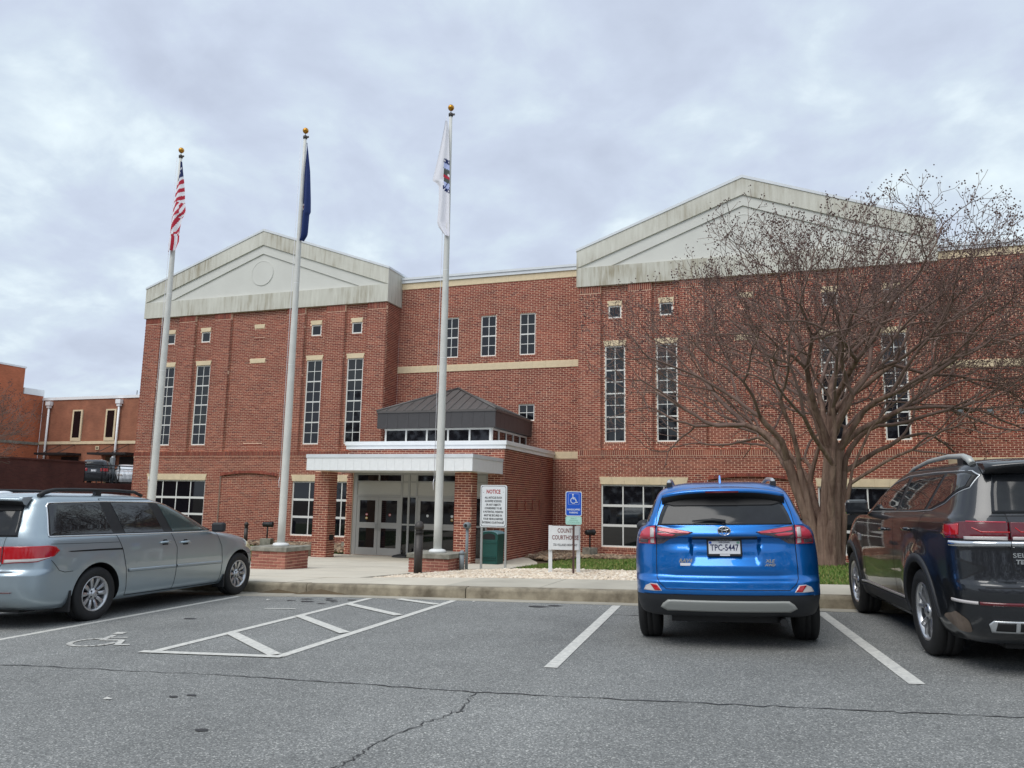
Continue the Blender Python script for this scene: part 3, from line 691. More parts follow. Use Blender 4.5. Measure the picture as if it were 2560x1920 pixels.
# ---- link walls between and beside the blocks
def link(u0, u1, top, wins, bands, heads, parent=CH):
    W = Wall((0, YL, 0), *FRONT)
    holes = [w_[:4] for w_ in wins]; bh = [(u0, u1, b[0], b[1]) for b in bands]; sh = [(w_[0], w_[1], w_[2]-.08, w_[2]) for w_ in wins if w_[6]] + [(w_[0], w_[1], w_[3], w_[3]+.08) for w_ in wins if w_[6]]
    W.face(u0, u1, 0, top, holes); W.bricks(u0, u1, 0, top, holes+bh+sh, 0, headers=heads, ph=u0)
    for w_ in wins:
        if w_[6]: W.soldiers(w_[0], w_[1], w_[2]-.08, w_[2], .015); W.soldiers(w_[0], w_[1], w_[3], w_[3]+.08, .008)
        window(w_[0], w_[1], w_[2]+.002, w_[3]-.002, YL+.05, w_[4], w_[5], heavy=(2,), fw=.05, mw=.03)
    W.build()
    for a, b in bands:
        n = max(1, round((u1-u0)/.61)); st = (u1-u0)/n
        for k in range(n): ubox('stone_block', u0+k*st+.002+OX, u0+(k+1)*st-.002+OX, YL-.03+OY, YL+.1+OY, a+.002, b-.002, 'stone', CH)
XR = -24.0+6.78*1.035; XL = -1.06-6.78; XR2 = -1.06+6.78
link(XR, XL, 12.34, [(-14.66,-13.91,8.62,10.52,2,4,1), (-12.80,-12.05,8.61,10.51,2,4,1), (-10.92,-10.17,8.60,10.51,2,4,1), (-10.92,-10.17,5.61,6.36,2,2,1)], [(12.04,12.34), (7.97,8.28), (3.94,4.25)], HEADS+[9.37])
link(XR2, 16, 11.9, [], [(11.60,11.9), (7.35,7.62), (3.70,3.98)], HEADS[:4])
for a, b, t, mt in ((XR-.3, XL+.3, 12.343, 'cap_metal'), (XR2-.3, 16, 11.903, 'cap_metal')):
    m = MB(); m.box(a+OX, b+OX, YL-.09+OY, YL+1.0+OY, t, t+.15); m.build('coping', mt, CH)
    m = MB(); m.box(a+OX, b+OX, YL-.13+OY, YL+1.0+OY, t+.152, t+.26); m.build('coping', mt, CH)
for x in (6.47, 7.45, 8.47, 9.47, 10.47):
    m = MB(); m.box(x-.10+OX, x+.10+OX, YL-.03+OY, YL+.05+OY, 5.57, 5.77)
    m.box(x-.075+OX, x+.075+OX, YL-.04+OY, YL-.031+OY, 5.60, 5.66); m.box(x-.075+OX, x+.075+OX, YL-.04+OY, YL-.031+OY, 5.68, 5.74); m.build('vent', 'grey_conduit', CH)

# ---- entrance vestibule
VX0, VX1 = -15.66, -9.28
W = Wall((0, YV, 0), *FRONT)
W.face(VX0, VX1, 0, 3.95, [(-15.40, -9.9, 0, 3.06)], reveal=.3); W.bricks(VX0, VX1-.003, 0, 3.95, [(-15.40, -9.9, 0, 3.06)], headers=HEADS[:2], ph=VX1); W.build()
S = Wall((VX1, YV, 0), *RIGHT); S.face(0, YL-YV+.01, 0, 3.95); S.bricks(.012, YL-YV, 0, 3.95, headers=HEADS[:2], ph=.0); S.build()
S = Wall((VX0, YL, 0), *LEFT); S.face(0, YL-YV, 0, 3.95); S.bricks(0, YL-YV-.01, 0, 3.95); S.build()
for i in range(4):
    y = 27.75+i*.95; m = MB(); m.tube([(VX1+.02+OX,y+OY,2.12),(VX1+.05+OX,y+.03+OY,2.08),(VX1+.03+OX,y-.02+OY,1.95),(VX1+.05+OX,y+OY,1.78),(VX1+.02+OX,y-.03+OY,1.74)], .018, 6); m.build('wall_bracket', 'brick', CH)
m = MB(); m.box(VX0-.07+OX, VX1+.05+OX, YV-.05+OY, YL+OY, 3.952, 4.09); m.build('roof_trim', 'white_metal', CH)
m = MB(); m.box(VX0-.10+OX, VX1+.09+OX, YV-.09+OY, YL+OY, 4.092, 4.24); m.build('roof_trim', 'white_metal', CH)
# ---- lantern with hipped metal roof
LX0, LX1, LY0, LY1 = -15.38, -10.27, 28.0, 32.69
gx0, gx1, gy0 = LX0+.28, LX1-.24, LY0+.24
m = MB()
for i in range(6):
    x = gx0+(gx1-gx0)*i/5; m.box(x-.035+OX, x+.035+OX, gy0+OY, gy0+.08+OY, 4.241, 4.90)
m.box(gx0-.05+OX, gx1+.05+OX, gy0-.012+OY, gy0+.10+OY, 4.83, 4.90); m.box(gx0-.05+OX, gx1+.05+OX, gy0-.012+OY, gy0+.10+OY, 4.241, 4.40)
for i in range(6):
    y = gy0+(LY1-gy0)*i/5; m.box(gx1-.08+OX, gx1+.001+OX, y-.035+OY, y+.035+OY, 4.2415, 4.899)
m.box(gx1-.10+OX, gx1+.012+OX, gy0+OY, LY1+OY, 4.832, 4.899); m.box(gx1-.10+OX, gx1+.012+OX, gy0+OY, LY1+OY, 4.242, 4.401)
lan = m.build('clerestory', 'frame_white', CH)
for i in range(5):
    a, b = gx0+(gx1-gx0)*i/5+.036, gx0+(gx1-gx0)*(i+1)/5-.036; ubox('pane', a+OX, b+OX, gy0+.03+OY, gy0+.04+OY, 4.402, 4.829, 'glass_dark', lan)
    a, b = gy0+(LY1-gy0)*i/5+.036, gy0+(LY1-gy0)*(i+1)/5-.036; ubox('pane', gx1-.04+OX, gx1-.03+OX, a+OY, b+OY, 4.402, 4.829, 'glass_dark', lan)
n = 11
for i in range(n):
    a, b = LX0+(LX1-LX0)*i/n, LX0+(LX1-LX0)*(i+1)/n; ubox('fascia_panel', a+.003+OX, b-.003+OX, LY0+OY, LY0+.05+OY, 4.905, 5.52, 'fascia_dark', lan)
for i in range(9):
    a, b = LY0+.052+(LY1-LY0-.052)*i/9, LY0+.052+(LY1-LY0-.052)*(i+1)/9; ubox('fascia_panel', LX1-.05+OX, LX1+OX, a+.003+OY, b-.003+OY, 4.905, 5.52, 'fascia_dark', lan); ubox('fascia_panel', LX0+OX, LX0+.05+OX, a+.003+OY, b-.003+OY, 4.905, 5.52, 'fascia_dark', lan)
m = MB(); m.box(LX0+.05+OX, LX1-.05+OX, LY0+.05+OY, LY1+OY, 4.903, 5.50); m.build('soffit', 'fascia_dark', CH)
m = MB(); m.box(LX0-.03+OX, LX1+.03+OX, LY0-.03+OY, LY1+OY, 5.522, 5.60); m.build('eave_trim', 'roof_metal', CH)
ax, ay, az = (LX0+LX1)/2, (LY0+LY1)/2, 6.79
m = MB(); c4 = [(LX0-.03,LY0-.03),(LX1+.03,LY0-.03),(LX1+.03,LY1),(LX0-.03,LY1)]
for i in range(4):
    p, q = c4[i], c4[(i+1) % 4]; m.poly([(p[0]+OX,p[1]+OY,5.602),(q[0]+OX,q[1]+OY,5.602),(ax+OX,ay+OY,az)])
rf = m.build('lantern_roof', 'roof_metal', CH)
AP = Vector((ax+OX, ay+OY, az+.01))
def seam_on(pa, pb, nx_, along):
    m = MB(); m.tube([pa, pb], .022, 4); m.build('roof_seam', 'roof_metal', rf)
for i in range(1, 13):
    t = i/13; x = LX0+(LX1-LX0)*t; r = min(t, 1-t)*2      # front slope
    seam_on((x+OX, LY0-.02+OY, 5.615), (x+OX, LY0+(ay-LY0)*r+OY, 5.615+(az-5.6)*r), 0, 0)
    y = LY0+(LY1-LY0)*t; seam_on((LX1+.02+OX, y+OY, 5.615), (LX1+(ax-LX1)*r+OX, y+OY, 5.615+(az-5.6)*r), 0, 0)
for p in c4[:2]:
    m = MB(); m.tube([(p[0]+OX,p[1]+OY,5.61), tuple(AP)], .055, 6); m.build('hip_cap', 'roof_metal', rf)

# ---- canopy on two brick pillars
CX0, CX1, CY0 = -15.54, -9.34, 23.40
m = MB(); m.box(CX0+.02+OX, CX1-.02+OX, CY0+.02+OY, YV-.001+OY, 3.05, 3.55); can = m.build('canopy', 'white_metal', CH)
n = 20
for i in range(n):
    a, b = CX0+(CX1-CX0)*i/n, CX0+(CX1-CX0)*(i+1)/n; ubox('canopy_panel', a+.0025+OX, b-.0025+OX, CY0-.002+OY, CY0+.018+OY, 3.035, 3.46, 'white_metal', can)
for i in range(9):
    a, b = CY0+.02+(YV-CY0-.02)*i/9, CY0+.02+(YV-CY0-.02)*(i+1)/9; ubox('canopy_panel', CX1-.018+OX, CX1+.002+OX, a+.0025+OY, b-.0025+OY, 3.035, 3.46, 'white_metal', can)
m = MB(); m.box(CX0-.02+OX, CX1+.02+OX, CY0-.022+OY, YV-.002+OY, 3.462, 3.585); m.build('canopy_edge', 'cap_metal', can)
bseed = MB(); bseed.box(0,1,0,1,0,1); bs = bseed.build('seed', 'brick'); BM = bs.data; bpy.data.objects.remove(bs)
def pillar(x0, x1, y0, y1, z1, cnt):
    m = MB(); m.box(x0+.011+OX, x1-.011+OX, y0+.011+OY, y1-.011+OY, -.1, z1); p = m.build('pillar', 'mortar', CH)
    def put(a0, a1, b0, b1, c0, c1):
        o = bpy.data.objects.new('brick', BM); COL.objects.link(o); o.parent = p; j = rng.gauss(0, .0008); o.location = (a0+OX+j, b0+OY+j, c0); o.scale = (a1-a0, b1-b0, c1-c0)
    rows = int(z1/CR); hr = {int(round(h/CR)) for h in HEADS[:2]}
    wx, wy = x1-x0, y1-y0
    for i in range(rows+1):
        za, zb = i*CR+MT/2, min((i+1)*CR-MT/2, z1)
        if zb-za < .02: continue
        if i in hr:
            nfx = max(2, round(wx/(BL/2))); 
            for k in range(nfx): put(x0+wx*k/nfx+.008, x0+wx*(k+1)/nfx-.008, y0, y0+.09, za, zb)
            nfy = max(1, round((wy-.1)/(BL/2)))
            for k in range(nfy): put(x1-.09, x1, y0+.1+(wy-.1)*k/nfy+.008, y0+.1+(wy-.1)*(k+1)/nfy-.002, za, zb)
        else:
            if i % 2:   cf = [0, .122, .122+BL, wx] if wx < .7 else [0, .122, .376, wx]
            else:       cf = [0, BL, min(2*BL, wx), wx]
            cf = sorted({round(min(c_, wx), 4) for c_ in cf})
            for a, b in zip(cf[:-1], cf[1:]):
                if b-a > .03: put(x0+a+(MT/2 if a > 0 else 0), x0+b-(MT/2 if b < wx else 0), y0, y0+.09, za, zb)
            cs = [.1, .1+BL, wy] if i % 2 else [.1, .1+.127, .1+.127+BL, wy]
            cs = sorted({round(min(c_, wy), 4) for c_ in cs})
            for a, b in zip(cs[:-1], cs[1:]):
                if b-a > .03: put(x1-.09, x1, y0+a+(0 if a <= .1001 else MT/2), y0+b-(MT/2 if b < wy else 0), za, zb)
    return p
p1 = pillar(-15.73, -15.13, YP, YP+.55, 3.03, 0); p2 = pillar(-10.30, -9.70, YP, YP+.55, 3.03, 0)
m = MB(); m.box(-15.13+OX, -15.10+OX, YP+.18+OY, YP+.42+OY, .62, .80); m.build('outlet_box', 'black_plastic', p1)

# ---- doors and storefront
YD = YV+.06
sf = MB()
def sfb(x0, x1, z0, z1, d0=0.0, d1=.10): sf.box(x0+OX, x1+OX, YD+d0+OY, YD+d1+OY, z0, z1)
Dx = [-15.22, -13.39, -13.31, -13.06, -12.96, -12.74, -12.70, -10.87]
sfb(-15.40,-15.22,0,3.05); sfb(-13.39,-13.31,0,3.05); sfb(-13.09,-13.01,0,3.05); sfb(-12.76,-12.70,0,3.05); sfb(-10.87,-10.72,0,3.05); sfb(-10.0,-9.91,0,3.05)
for a, b in ((-15.22,-13.39), (-12.70,-10.87)):
    sfb(a,b,2.16,2.23,.002,.098); sfb(a,b,2.71,2.76,.002,.098); sfb(a,b,2.98,3.05,.002,.098)
for a, b in ((-13.31,-13.09), (-13.01,-12.76), (-10.72,-10.0)):
    sfb(a,b,2.16,2.21,.002,.098); sfb(a,b,2.71,2.75,.002,.098); sfb(a,b,0,.05,.002,.098); sfb(a,b,1.13,1.19,.002,.098); sfb(a,b,2.98,3.05,.002,.098)
sfb(-14.34,-14.28,2.76,2.98,.004,.096); sfb(-11.82,-11.76,2.76,2.98,.004,.096)
sfo = sf.build('storefront', 'alu', CH)
def sp(x0, x1, z0, z1, mt, name='pane', d=.04): return ubox(name, x0+.002+OX, x1-.002+OX, YD+d+OY, YD+d+.012+OY, z0+.002, z1-.002, mt, sfo)
for a, b in ((-15.22,-14.34), (-14.28,-13.39), (-12.70,-11.82), (-11.76,-10.87)): sp(a, b, 2.76, 2.98, 'glass_dark')
for a, b in ((-15.22,-13.39), (-12.70,-10.87)): sp(a, b, 2.23, 2.71, 'alu_panel', 'panel', .03)
for a, b in ((-13.31,-13.09), (-13.01,-12.76), (-10.72,-10.0)):
    sp(a,b,2.21,2.71,'alu_panel','panel',.03); sp(a,b,2.75,2.98,'alu_panel','panel',.03); sp(a,b,.05,1.13,'glass_dark'); sp(a,b,1.19,2.16,'glass_dark')
def door(x0, x1, hinge_left, marks):
    g = .006; d = MB(); y0, y1 = YD+.012+OY, YD+.062+OY; a, b = x0+g+OX, x1-g+OX
    def bb(p, q, r, s_, dd=0): d.box(p, q, y0-dd, y1, r, s_)
    st = .125; bb(a, a+st, .01, 2.155); bb(b-st, b, .01, 2.155); bb(a+st, b-st, 2.03, 2.155); bb(a+st, b-st, 1.0, 1.21); bb(a+st, b-st, .01, .28)
    do = d.build('door', 'alu', CH)
    ubox('pane', a+st+.001, b-st-.001, y0+.02, y0+.03, .281, .999, 'glass_dark', do); ubox('pane', a+st+.001, b-st-.001, y0+.02, y0+.03, 1.211, 2.029, 'glass_dark', do)
    hx = b-.065 if hinge_left else a+.065
    h = MB(); h.box(hx-.03, hx+.03, y0-.012, y0, .93, 1.19); h.tube([(hx, y0-.01, 1.16), (hx, y0-.06, 1.15), (hx, y0-.065, 1.05), (hx, y0-.06, .97), (hx, y0-.01, .96)], .011, 8); h.build('handle', 'steel', do)
    for (dz, mt, r) in marks:
        k = MB(); k.lathe([(r, 0), (r, .003)], 20, ((a+b)/2-.03*(1 if hinge_left else -1), y0+.014, dz), axis='y', sm=False); k.build('sticker', mt, do)
        if mt != 'sign_white': k = MB(); k.box((a+b)/2-.03*(1 if hinge_left else -1)-r*.72, (a+b)/2-.03*(1 if hinge_left else -1)+r*.72, y0+.0125, y0+.0135, dz-.012, dz+.016); k.build('sticker', 'sign_white', do)
mat('sticker_red', srgb(176,60,60), .4); mat('sticker_yellow', srgb(196,158,60), .4)
door(-15.22, -14.305, True, [(1.50, 'sticker_red', .05), (1.37, 'sticker_yellow', .05)]); door(-14.305, -13.39, False, [(1.50, 'sticker_red', .05)])
door(-12.70, -11.785, True, [(1.50, 'sign_white', .05)]); door(-11.785, -10.87, False, [(1.50, 'sign_white', .05), (1.37, 'sticker_yellow', .05)])
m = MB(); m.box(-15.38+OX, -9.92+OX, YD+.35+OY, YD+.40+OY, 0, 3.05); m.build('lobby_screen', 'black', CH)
m = MB(); m.box(-15.40+OX, -9.9+OX, YV-.001+.02+OY, YD+.3+OY, 3.052, 3.058); m.build('door_head', 'alu', CH)
# ================================================================== VEHICLES
def pchip(x, y):
    x = np.array(x, float); y = np.array(y, float); h = np.diff(x); dl = np.diff(y)/h; n = len(x); d = np.zeros(n)
    for i in range(1, n-1):
        if dl[i-1]*dl[i] > 0:
            w1, w2 = 2*h[i]+h[i-1], h[i]+2*h[i-1]; d[i] = (w1+w2)/(w1/dl[i-1]+w2/dl[i])
    d[0] = dl[0]; d[-1] = dl[-1]
    def f(q):
        q = np.clip(np.asarray(q, float), x[0], x[-1]); i = np.clip(np.searchsorted(x, q)-1, 0, n-2); t = (q-x[i])/h[i]
        return ((1+2*t)*(1-t)**2*y[i]+t*(1-t)**2*h[i]*d[i]+t*t*(3-2*t)*y[i+1]+t*t*(t-1)*h[i]*d[i+1])
    return f
class Body:
    """car shell: a stack of rounded plan outlines. columns: z, rear y, front y, half width, rear corner length, rear corner width, front corner length, front corner width
       phi: 0-1 rear face, 1-2 rear corner, 2-3 side, 3-4 front corner, 4-5 front face"""
    def __init__(s, keys, wheels, wr, flare=0.0, bow=0.04, plan=0.03, ym=1.4, L=4.6, disp=None, fbow=0.12, fr=0.10, zmap=None):
        s.zmap = zmap
        K = np.array(keys, float); s.zmin, s.zmax = K[0,0], K[-1,0]; s.f = [pchip(K[:,0], K[:,i]) for i in range(1, 8)]
        s.wheels, s.wr, s.flare, s.bow, s.plan, s.ym, s.L, s.disp, s.fbow, s.fr = wheels, wr, flare, bow, plan, ym, L, disp, fbow, fr; s.keyz = K[:,0]
    def S(s, phi, z):
        phi = np.asarray(phi, float); z = np.asarray(z, float); phi, z = np.broadcast_arrays(phi, z)
        yr, yf, w, cl, cw, fl, fw_ = [g(z) for g in s.f]; n = 2.4
        bow = s.bow*np.clip(w/0.9, 0, 1); fb = s.fbow*np.clip(w/.9, 0, 1)
        ya = yr+bow+cl; yb = yf-fb-fl; yb = np.maximum(yb, ya+.05)
        x = np.zeros(phi.shape); y = np.zeros(phi.shape)
        a = phi <= 1; x[a] = (phi*(w-cw))[a]; y[a] = (yr+bow*phi**2)[a]
        a = (phi > 1) & (phi <= 2); t = (phi-1)*math.pi/2; x[a] = (w-cw+cw*np.abs(np.sin(t))**(2/n))[a]; y[a] = (yr+bow+cl*(1-np.abs(np.cos(t))**(2/n)))[a]
        a = (phi > 2) & (phi <= 3); x[a] = w[a]; y[a] = (ya+(phi-2)*(yb-ya))[a]
        a = (phi > 3) & (phi <= 4); t = (phi-3)*math.pi/2; x[a] = (w-fw_+fw_*np.abs(np.cos(t))**(2/n))[a]; y[a] = (yb+fl*np.abs(np.sin(t))**(2/n))[a]
        a = phi > 4; q = 5-phi; x[a] = (q*(w-fw_))[a]; y[a] = (yf-fb*q**2)[a]
        x = x*(1-s.plan*((y-s.ym)/(s.L/2))**2)
        if s.flare:
            for (wy, wz) in s.wheels:
                r = np.hypot(y-wy, z-wz); side = np.clip((phi-1.6)/.4, 0, 1)*np.clip((3.6-phi)/.4, 0, 1)
                x = x+s.flare*side*np.exp(-(np.maximum(np.abs(r-s.wr-s.fr*.4)-s.fr*.25, 0)/s.fr)**2)
        if s.disp is not None: y = y+s.disp(x, z)*(phi <= 1.3)
        return np.stack([x, y, s.zmap(z) if s.zmap else z], -1)
    def tab(s):
        if not hasattr(s, 'zg'):
            s.zg = np.linspace(s.zmin, s.zmax, 400); o = np.ones((400, 1))
            s.gy = np.linspace(1, 4, 160); Y = s.S(o*s.gy[None], s.zg[:,None]*np.ones((1,160)))[...,1]; s.Yt = np.maximum.accumulate(Y+np.arange(160)*1e-7, 1)
            s.gx = np.linspace(0, 2, 100); X = s.S(o*s.gx[None], s.zg[:,None]*np.ones((1,100)))[...,0]; s.Xt = np.maximum.accumulate(X+np.arange(100)*1e-7, 1)
    def phis(s, mode, c, z):
        s.tab(); out = np.empty(len(c)); fi = (np.clip(z, s.zmin, s.zmax)-s.zmin)/(s.zmax-s.zmin)*399; i = np.minimum(fi.astype(int), 398); t = fi-i
        T, g = (s.Yt, s.gy) if mode == 'side' else (s.Xt, s.gx)
        for k in range(len(c)): out[k] = np.interp(c[k], T[i[k]]*(1-t[k])+T[i[k]+1]*t[k], g)
        return out
    def pts(s, mode, c, z, sg=1, e=0.0):
        """points on the shell; mode 'side': c = y, 'rear': c = x, 'phi': c = phi.  e = offset outwards"""
        c = np.asarray(c, float); z = np.asarray(z, float); e = np.broadcast_to(np.asarray(e, float), c.shape)
        if mode == 'rear': sgn = np.where(c >= 0, 1.0, -1.0); phi = s.phis('rear', np.abs(c), z)
        elif mode == 'side': sgn = np.full(len(c), float(sg)); phi = s.phis('side', c, z)
        else: sgn = np.full(len(c), float(sg)); phi = c
        h = .004; q0 = s.S(phi, z); q1 = s.S(phi+h, z); q2 = s.S(phi, z+h); nn = np.cross(q1-q0, q2-q0); l = np.linalg.norm(nn, axis=1, keepdims=True); nn = nn/np.maximum(l, 1e-12)
        p = q0+nn*e[:,None]; p[:,0] *= sgn
        return p
    def pt(s, mode, c, z, sg=1, e=0.0): return Vector(s.pts(mode, [c], [z], sg, e)[0])
    def shell(s, nz=90, zx=()):
        zs = np.unique(np.round(np.concatenate([np.linspace(s.zmin, s.zmax, nz), s.keyz, np.array(zx)]), 4))
        ph = np.concatenate([np.linspace(0,1,26), np.linspace(1,2,18)[1:], np.linspace(2,3,100)[1:], np.linspace(3,4,18)[1:], np.linspace(4,5,12)[1:]])
        A = s.S(ph[None,:]*np.ones((len(zs),1)), zs[:,None]*np.ones((1,len(ph)))); n = len(ph); V = []; F = []
        loop = 2*n-2
        for r in A:
            V += [tuple(p) for p in r]; V += [(-p[0], p[1], p[2]) for p in r[-2:0:-1]]
        for j in range(len(zs)-1):
            for k in range(loop): F.append((j*loop+k, j*loop+(k+1) % loop, (j+1)*loop+(k+1) % loop, (j+1)*loop+k))
        F.append(tuple(reversed(range(loop)))); F.append(tuple((len(zs)-1)*loop+k for k in range(loop)))
        return V, F
    def patch(s, mode, poly, e=0.005, nz=14, nc=14, sg=1, rnd=0, skirt=0.012):
        """panel following the shell: poly = list of (c, z), one span per height"""
        P = [tuple(p) for p in poly]
        for _ in range(rnd):
            Q = []
            for i in range(len(P)):
                a, b = P[i], P[(i+1) % len(P)]; Q += [(a[0]*.82+b[0]*.18, a[1]*.82+b[1]*.18), (a[0]*.18+b[0]*.82, a[1]*.18+b[1]*.82)]
            P = Q
        z0, z1 = min(p[1] for p in P), max(p[1] for p in P); ep = (z1-z0)*1e-4
        zs = sorted(set(np.round(np.linspace(z0+ep, z1-ep, nz), 5)) | {round(min(max(p[1], z0+ep), z1-ep), 5) for p in P})
        rows = []
        for z in zs:
            xs_ = []
            for i in range(len(P)):
                a, b = P[i], P[(i+1) % len(P)]
                if (a[1] <= z < b[1]) or (b[1] <= z < a[1]): xs_.append(a[0]+(b[0]-a[0])*(z-a[1])/(b[1]-a[1]))
            if len(xs_) < 2: continue
            a, b = min(xs_), max(xs_); rows.append([(a+(b-a)*k/nc, z) for k in range(nc+1)])
        m = MB(); n = nc+1; G = rows; fl = [q for r in rows for q in r]; m.v += [tuple(p) for p in s.pts(mode, [q[0] for q in fl], [q[1] for q in fl], sg, e).tolist()]
        for j in range(len(G)-1):
            for k in range(nc): m.f.append((j*n+k, j*n+k+1, (j+1)*n+k+1, (j+1)*n+k)); m.m.append(0); m.sm.append(True)
        if skirt:
            rim = [(0, k) for k in range(n)]+[(j, nc) for j in range(1, len(G))]+[(len(G)-1, k) for k in range(nc-1, -1, -1)]+[(j, 0) for j in range(len(G)-2, 0, -1)]
            i0 = len(m.v); m.v += [tuple(b) for b in s.pts(mode, [rows[j][k][0] for j, k in rim], [rows[j][k][1] for j, k in rim], sg, e-skirt).tolist()]
            for q in range(len(rim)):
                r = (q+1) % len(rim); a, b = rim[q][0]*n+rim[q][1], rim[r][0]*n+rim[r][1]
                m.f.append((a, b, i0+r, i0+q)); m.m.append(0); m.sm.append(False)
        return m
    def strip(s, mode, pts, wid, e=0.002, sg=1, n=10, ez=None, thick=0.0):
        """thin line lying on the shell (panel gap, moulding); thick > 0 makes it a raised bar"""
        Q = []
        for a, b in zip(pts[:-1], pts[1:]):
            for k in range(n): Q.append((a[0]+(b[0]-a[0])*k/n, a[1]+(b[1]-a[1])*k/n))
        Q.append(pts[-1]); m = MB(); C = []; Zs = []; E = []
        for i, q in enumerate(Q):
            a, b = Q[max(i-1, 0)], Q[min(i+1, len(Q)-1)]; d = Vector((b[0]-a[0], b[1]-a[1])).normalized(); nn = Vector((-d.y, d.x))*wid/2
            l, r = (q[0]+nn.x, q[1]+nn.y), (q[0]-nn.x, q[1]-nn.y)
            for p_, ee in (((l,-.004),(l,thick*.75),(q,thick),(r,thick*.75),(r,-.004)) if thick else ((l,e),(r,e))): C.append(p_[0]); Zs.append(p_[1]); E.append(ee)
        w_ = 5 if thick else 2; A = s.pts(mode, C, Zs, sg, E).tolist(); rows = [[tuple(p) for p in A[i*w_:(i+1)*w_]] for i in range(len(Q))]
        for i in range(len(rows)-1):
            for k in range(len(rows[0])-1): m.quad(rows[i][k], rows[i+1][k], rows[i+1][k+1], rows[i][k+1], sm=bool(thick))
        return m
def car_root(name, x, y, head, roll, pitch, sc=1.0, zoff=0.0):
    o = empty(name, (x, y, lot_z(x, y)+zoff)); o.scale = (sc, sc, sc)
    o.rotation_euler = (pitch, roll, head); o.rotation_mode = 'XYZ'
    return o
def make_shell(B, root, mats, arches, ar, depth=0.36, zx=(), facemat=None, nz=90):
    V, F = B.shell(nz, zx); me = bpy.data.meshes.new('body'); me.from_pydata(V, [], F)
    for m_ in mats: me.materials.append(MATS[m_])
    bm = bmesh.new(); bm.from_mesh(me); bmesh.ops.remove_doubles(bm, verts=bm.verts, dist=1e-5); bmesh.ops.recalc_face_normals(bm, faces=bm.faces); bm.to_mesh(me); bm.free()
    if facemat:
        for p in me.polygons: p.material_index = facemat(p.center, p.normal)
    o = bpy.data.objects.new('body', me); COL.objects.link(o)
    cut = MB()
    for (wy, wz) in arches:
        for sg in (-1, 1):
            c = MB(); n = 40; x0, x1 = (.93-depth, 1.3); ri = ar
            i = len(cut.v)
            for x in (x0, x1):
                for k in range(n):
                    a = 2*math.pi*k/n; zz = wz+ri*math.sin(a); 
                    if zz < wz: zz = wz+ (zz-wz)*1.6
                    cut.v.append((sg*x, wy+ri*math.cos(a), zz))
            for k in range(n): cut.f.append((i+k, i+(k+1) % n, i+n+(k+1) % n, i+n+k)); cut.m.append(1); cut.sm.append(True)
            cut.f.append(tuple(i+k for k in range(n))); cut.f.append(tuple(i+n+k for k in reversed(range(n)))); cut.m += [1, 1]; cut.sm += [False, False]
    if arches:
        c = cut.build('cut', mats[:2]); md = o.modifiers.new('b', 'BOOLEAN'); md.operation = 'DIFFERENCE'; md.solver = 'EXACT'; md.object = c; md.material_mode = 'INDEX'
        dg = bpy.context.evaluated_depsgraph_get(); me2 = bpy.data.meshes.new_from_object(o.evaluated_get(dg)); o.modifiers.clear(); o.data = me2; bpy.data.objects.remove(c)
    for p in o.data.polygons: p.use_smooth = True
    try: o.data.set_sharp_from_angle(angle=R_(32))
    except Exception: pass
    o.parent = root
    return o
WHEELS = {}
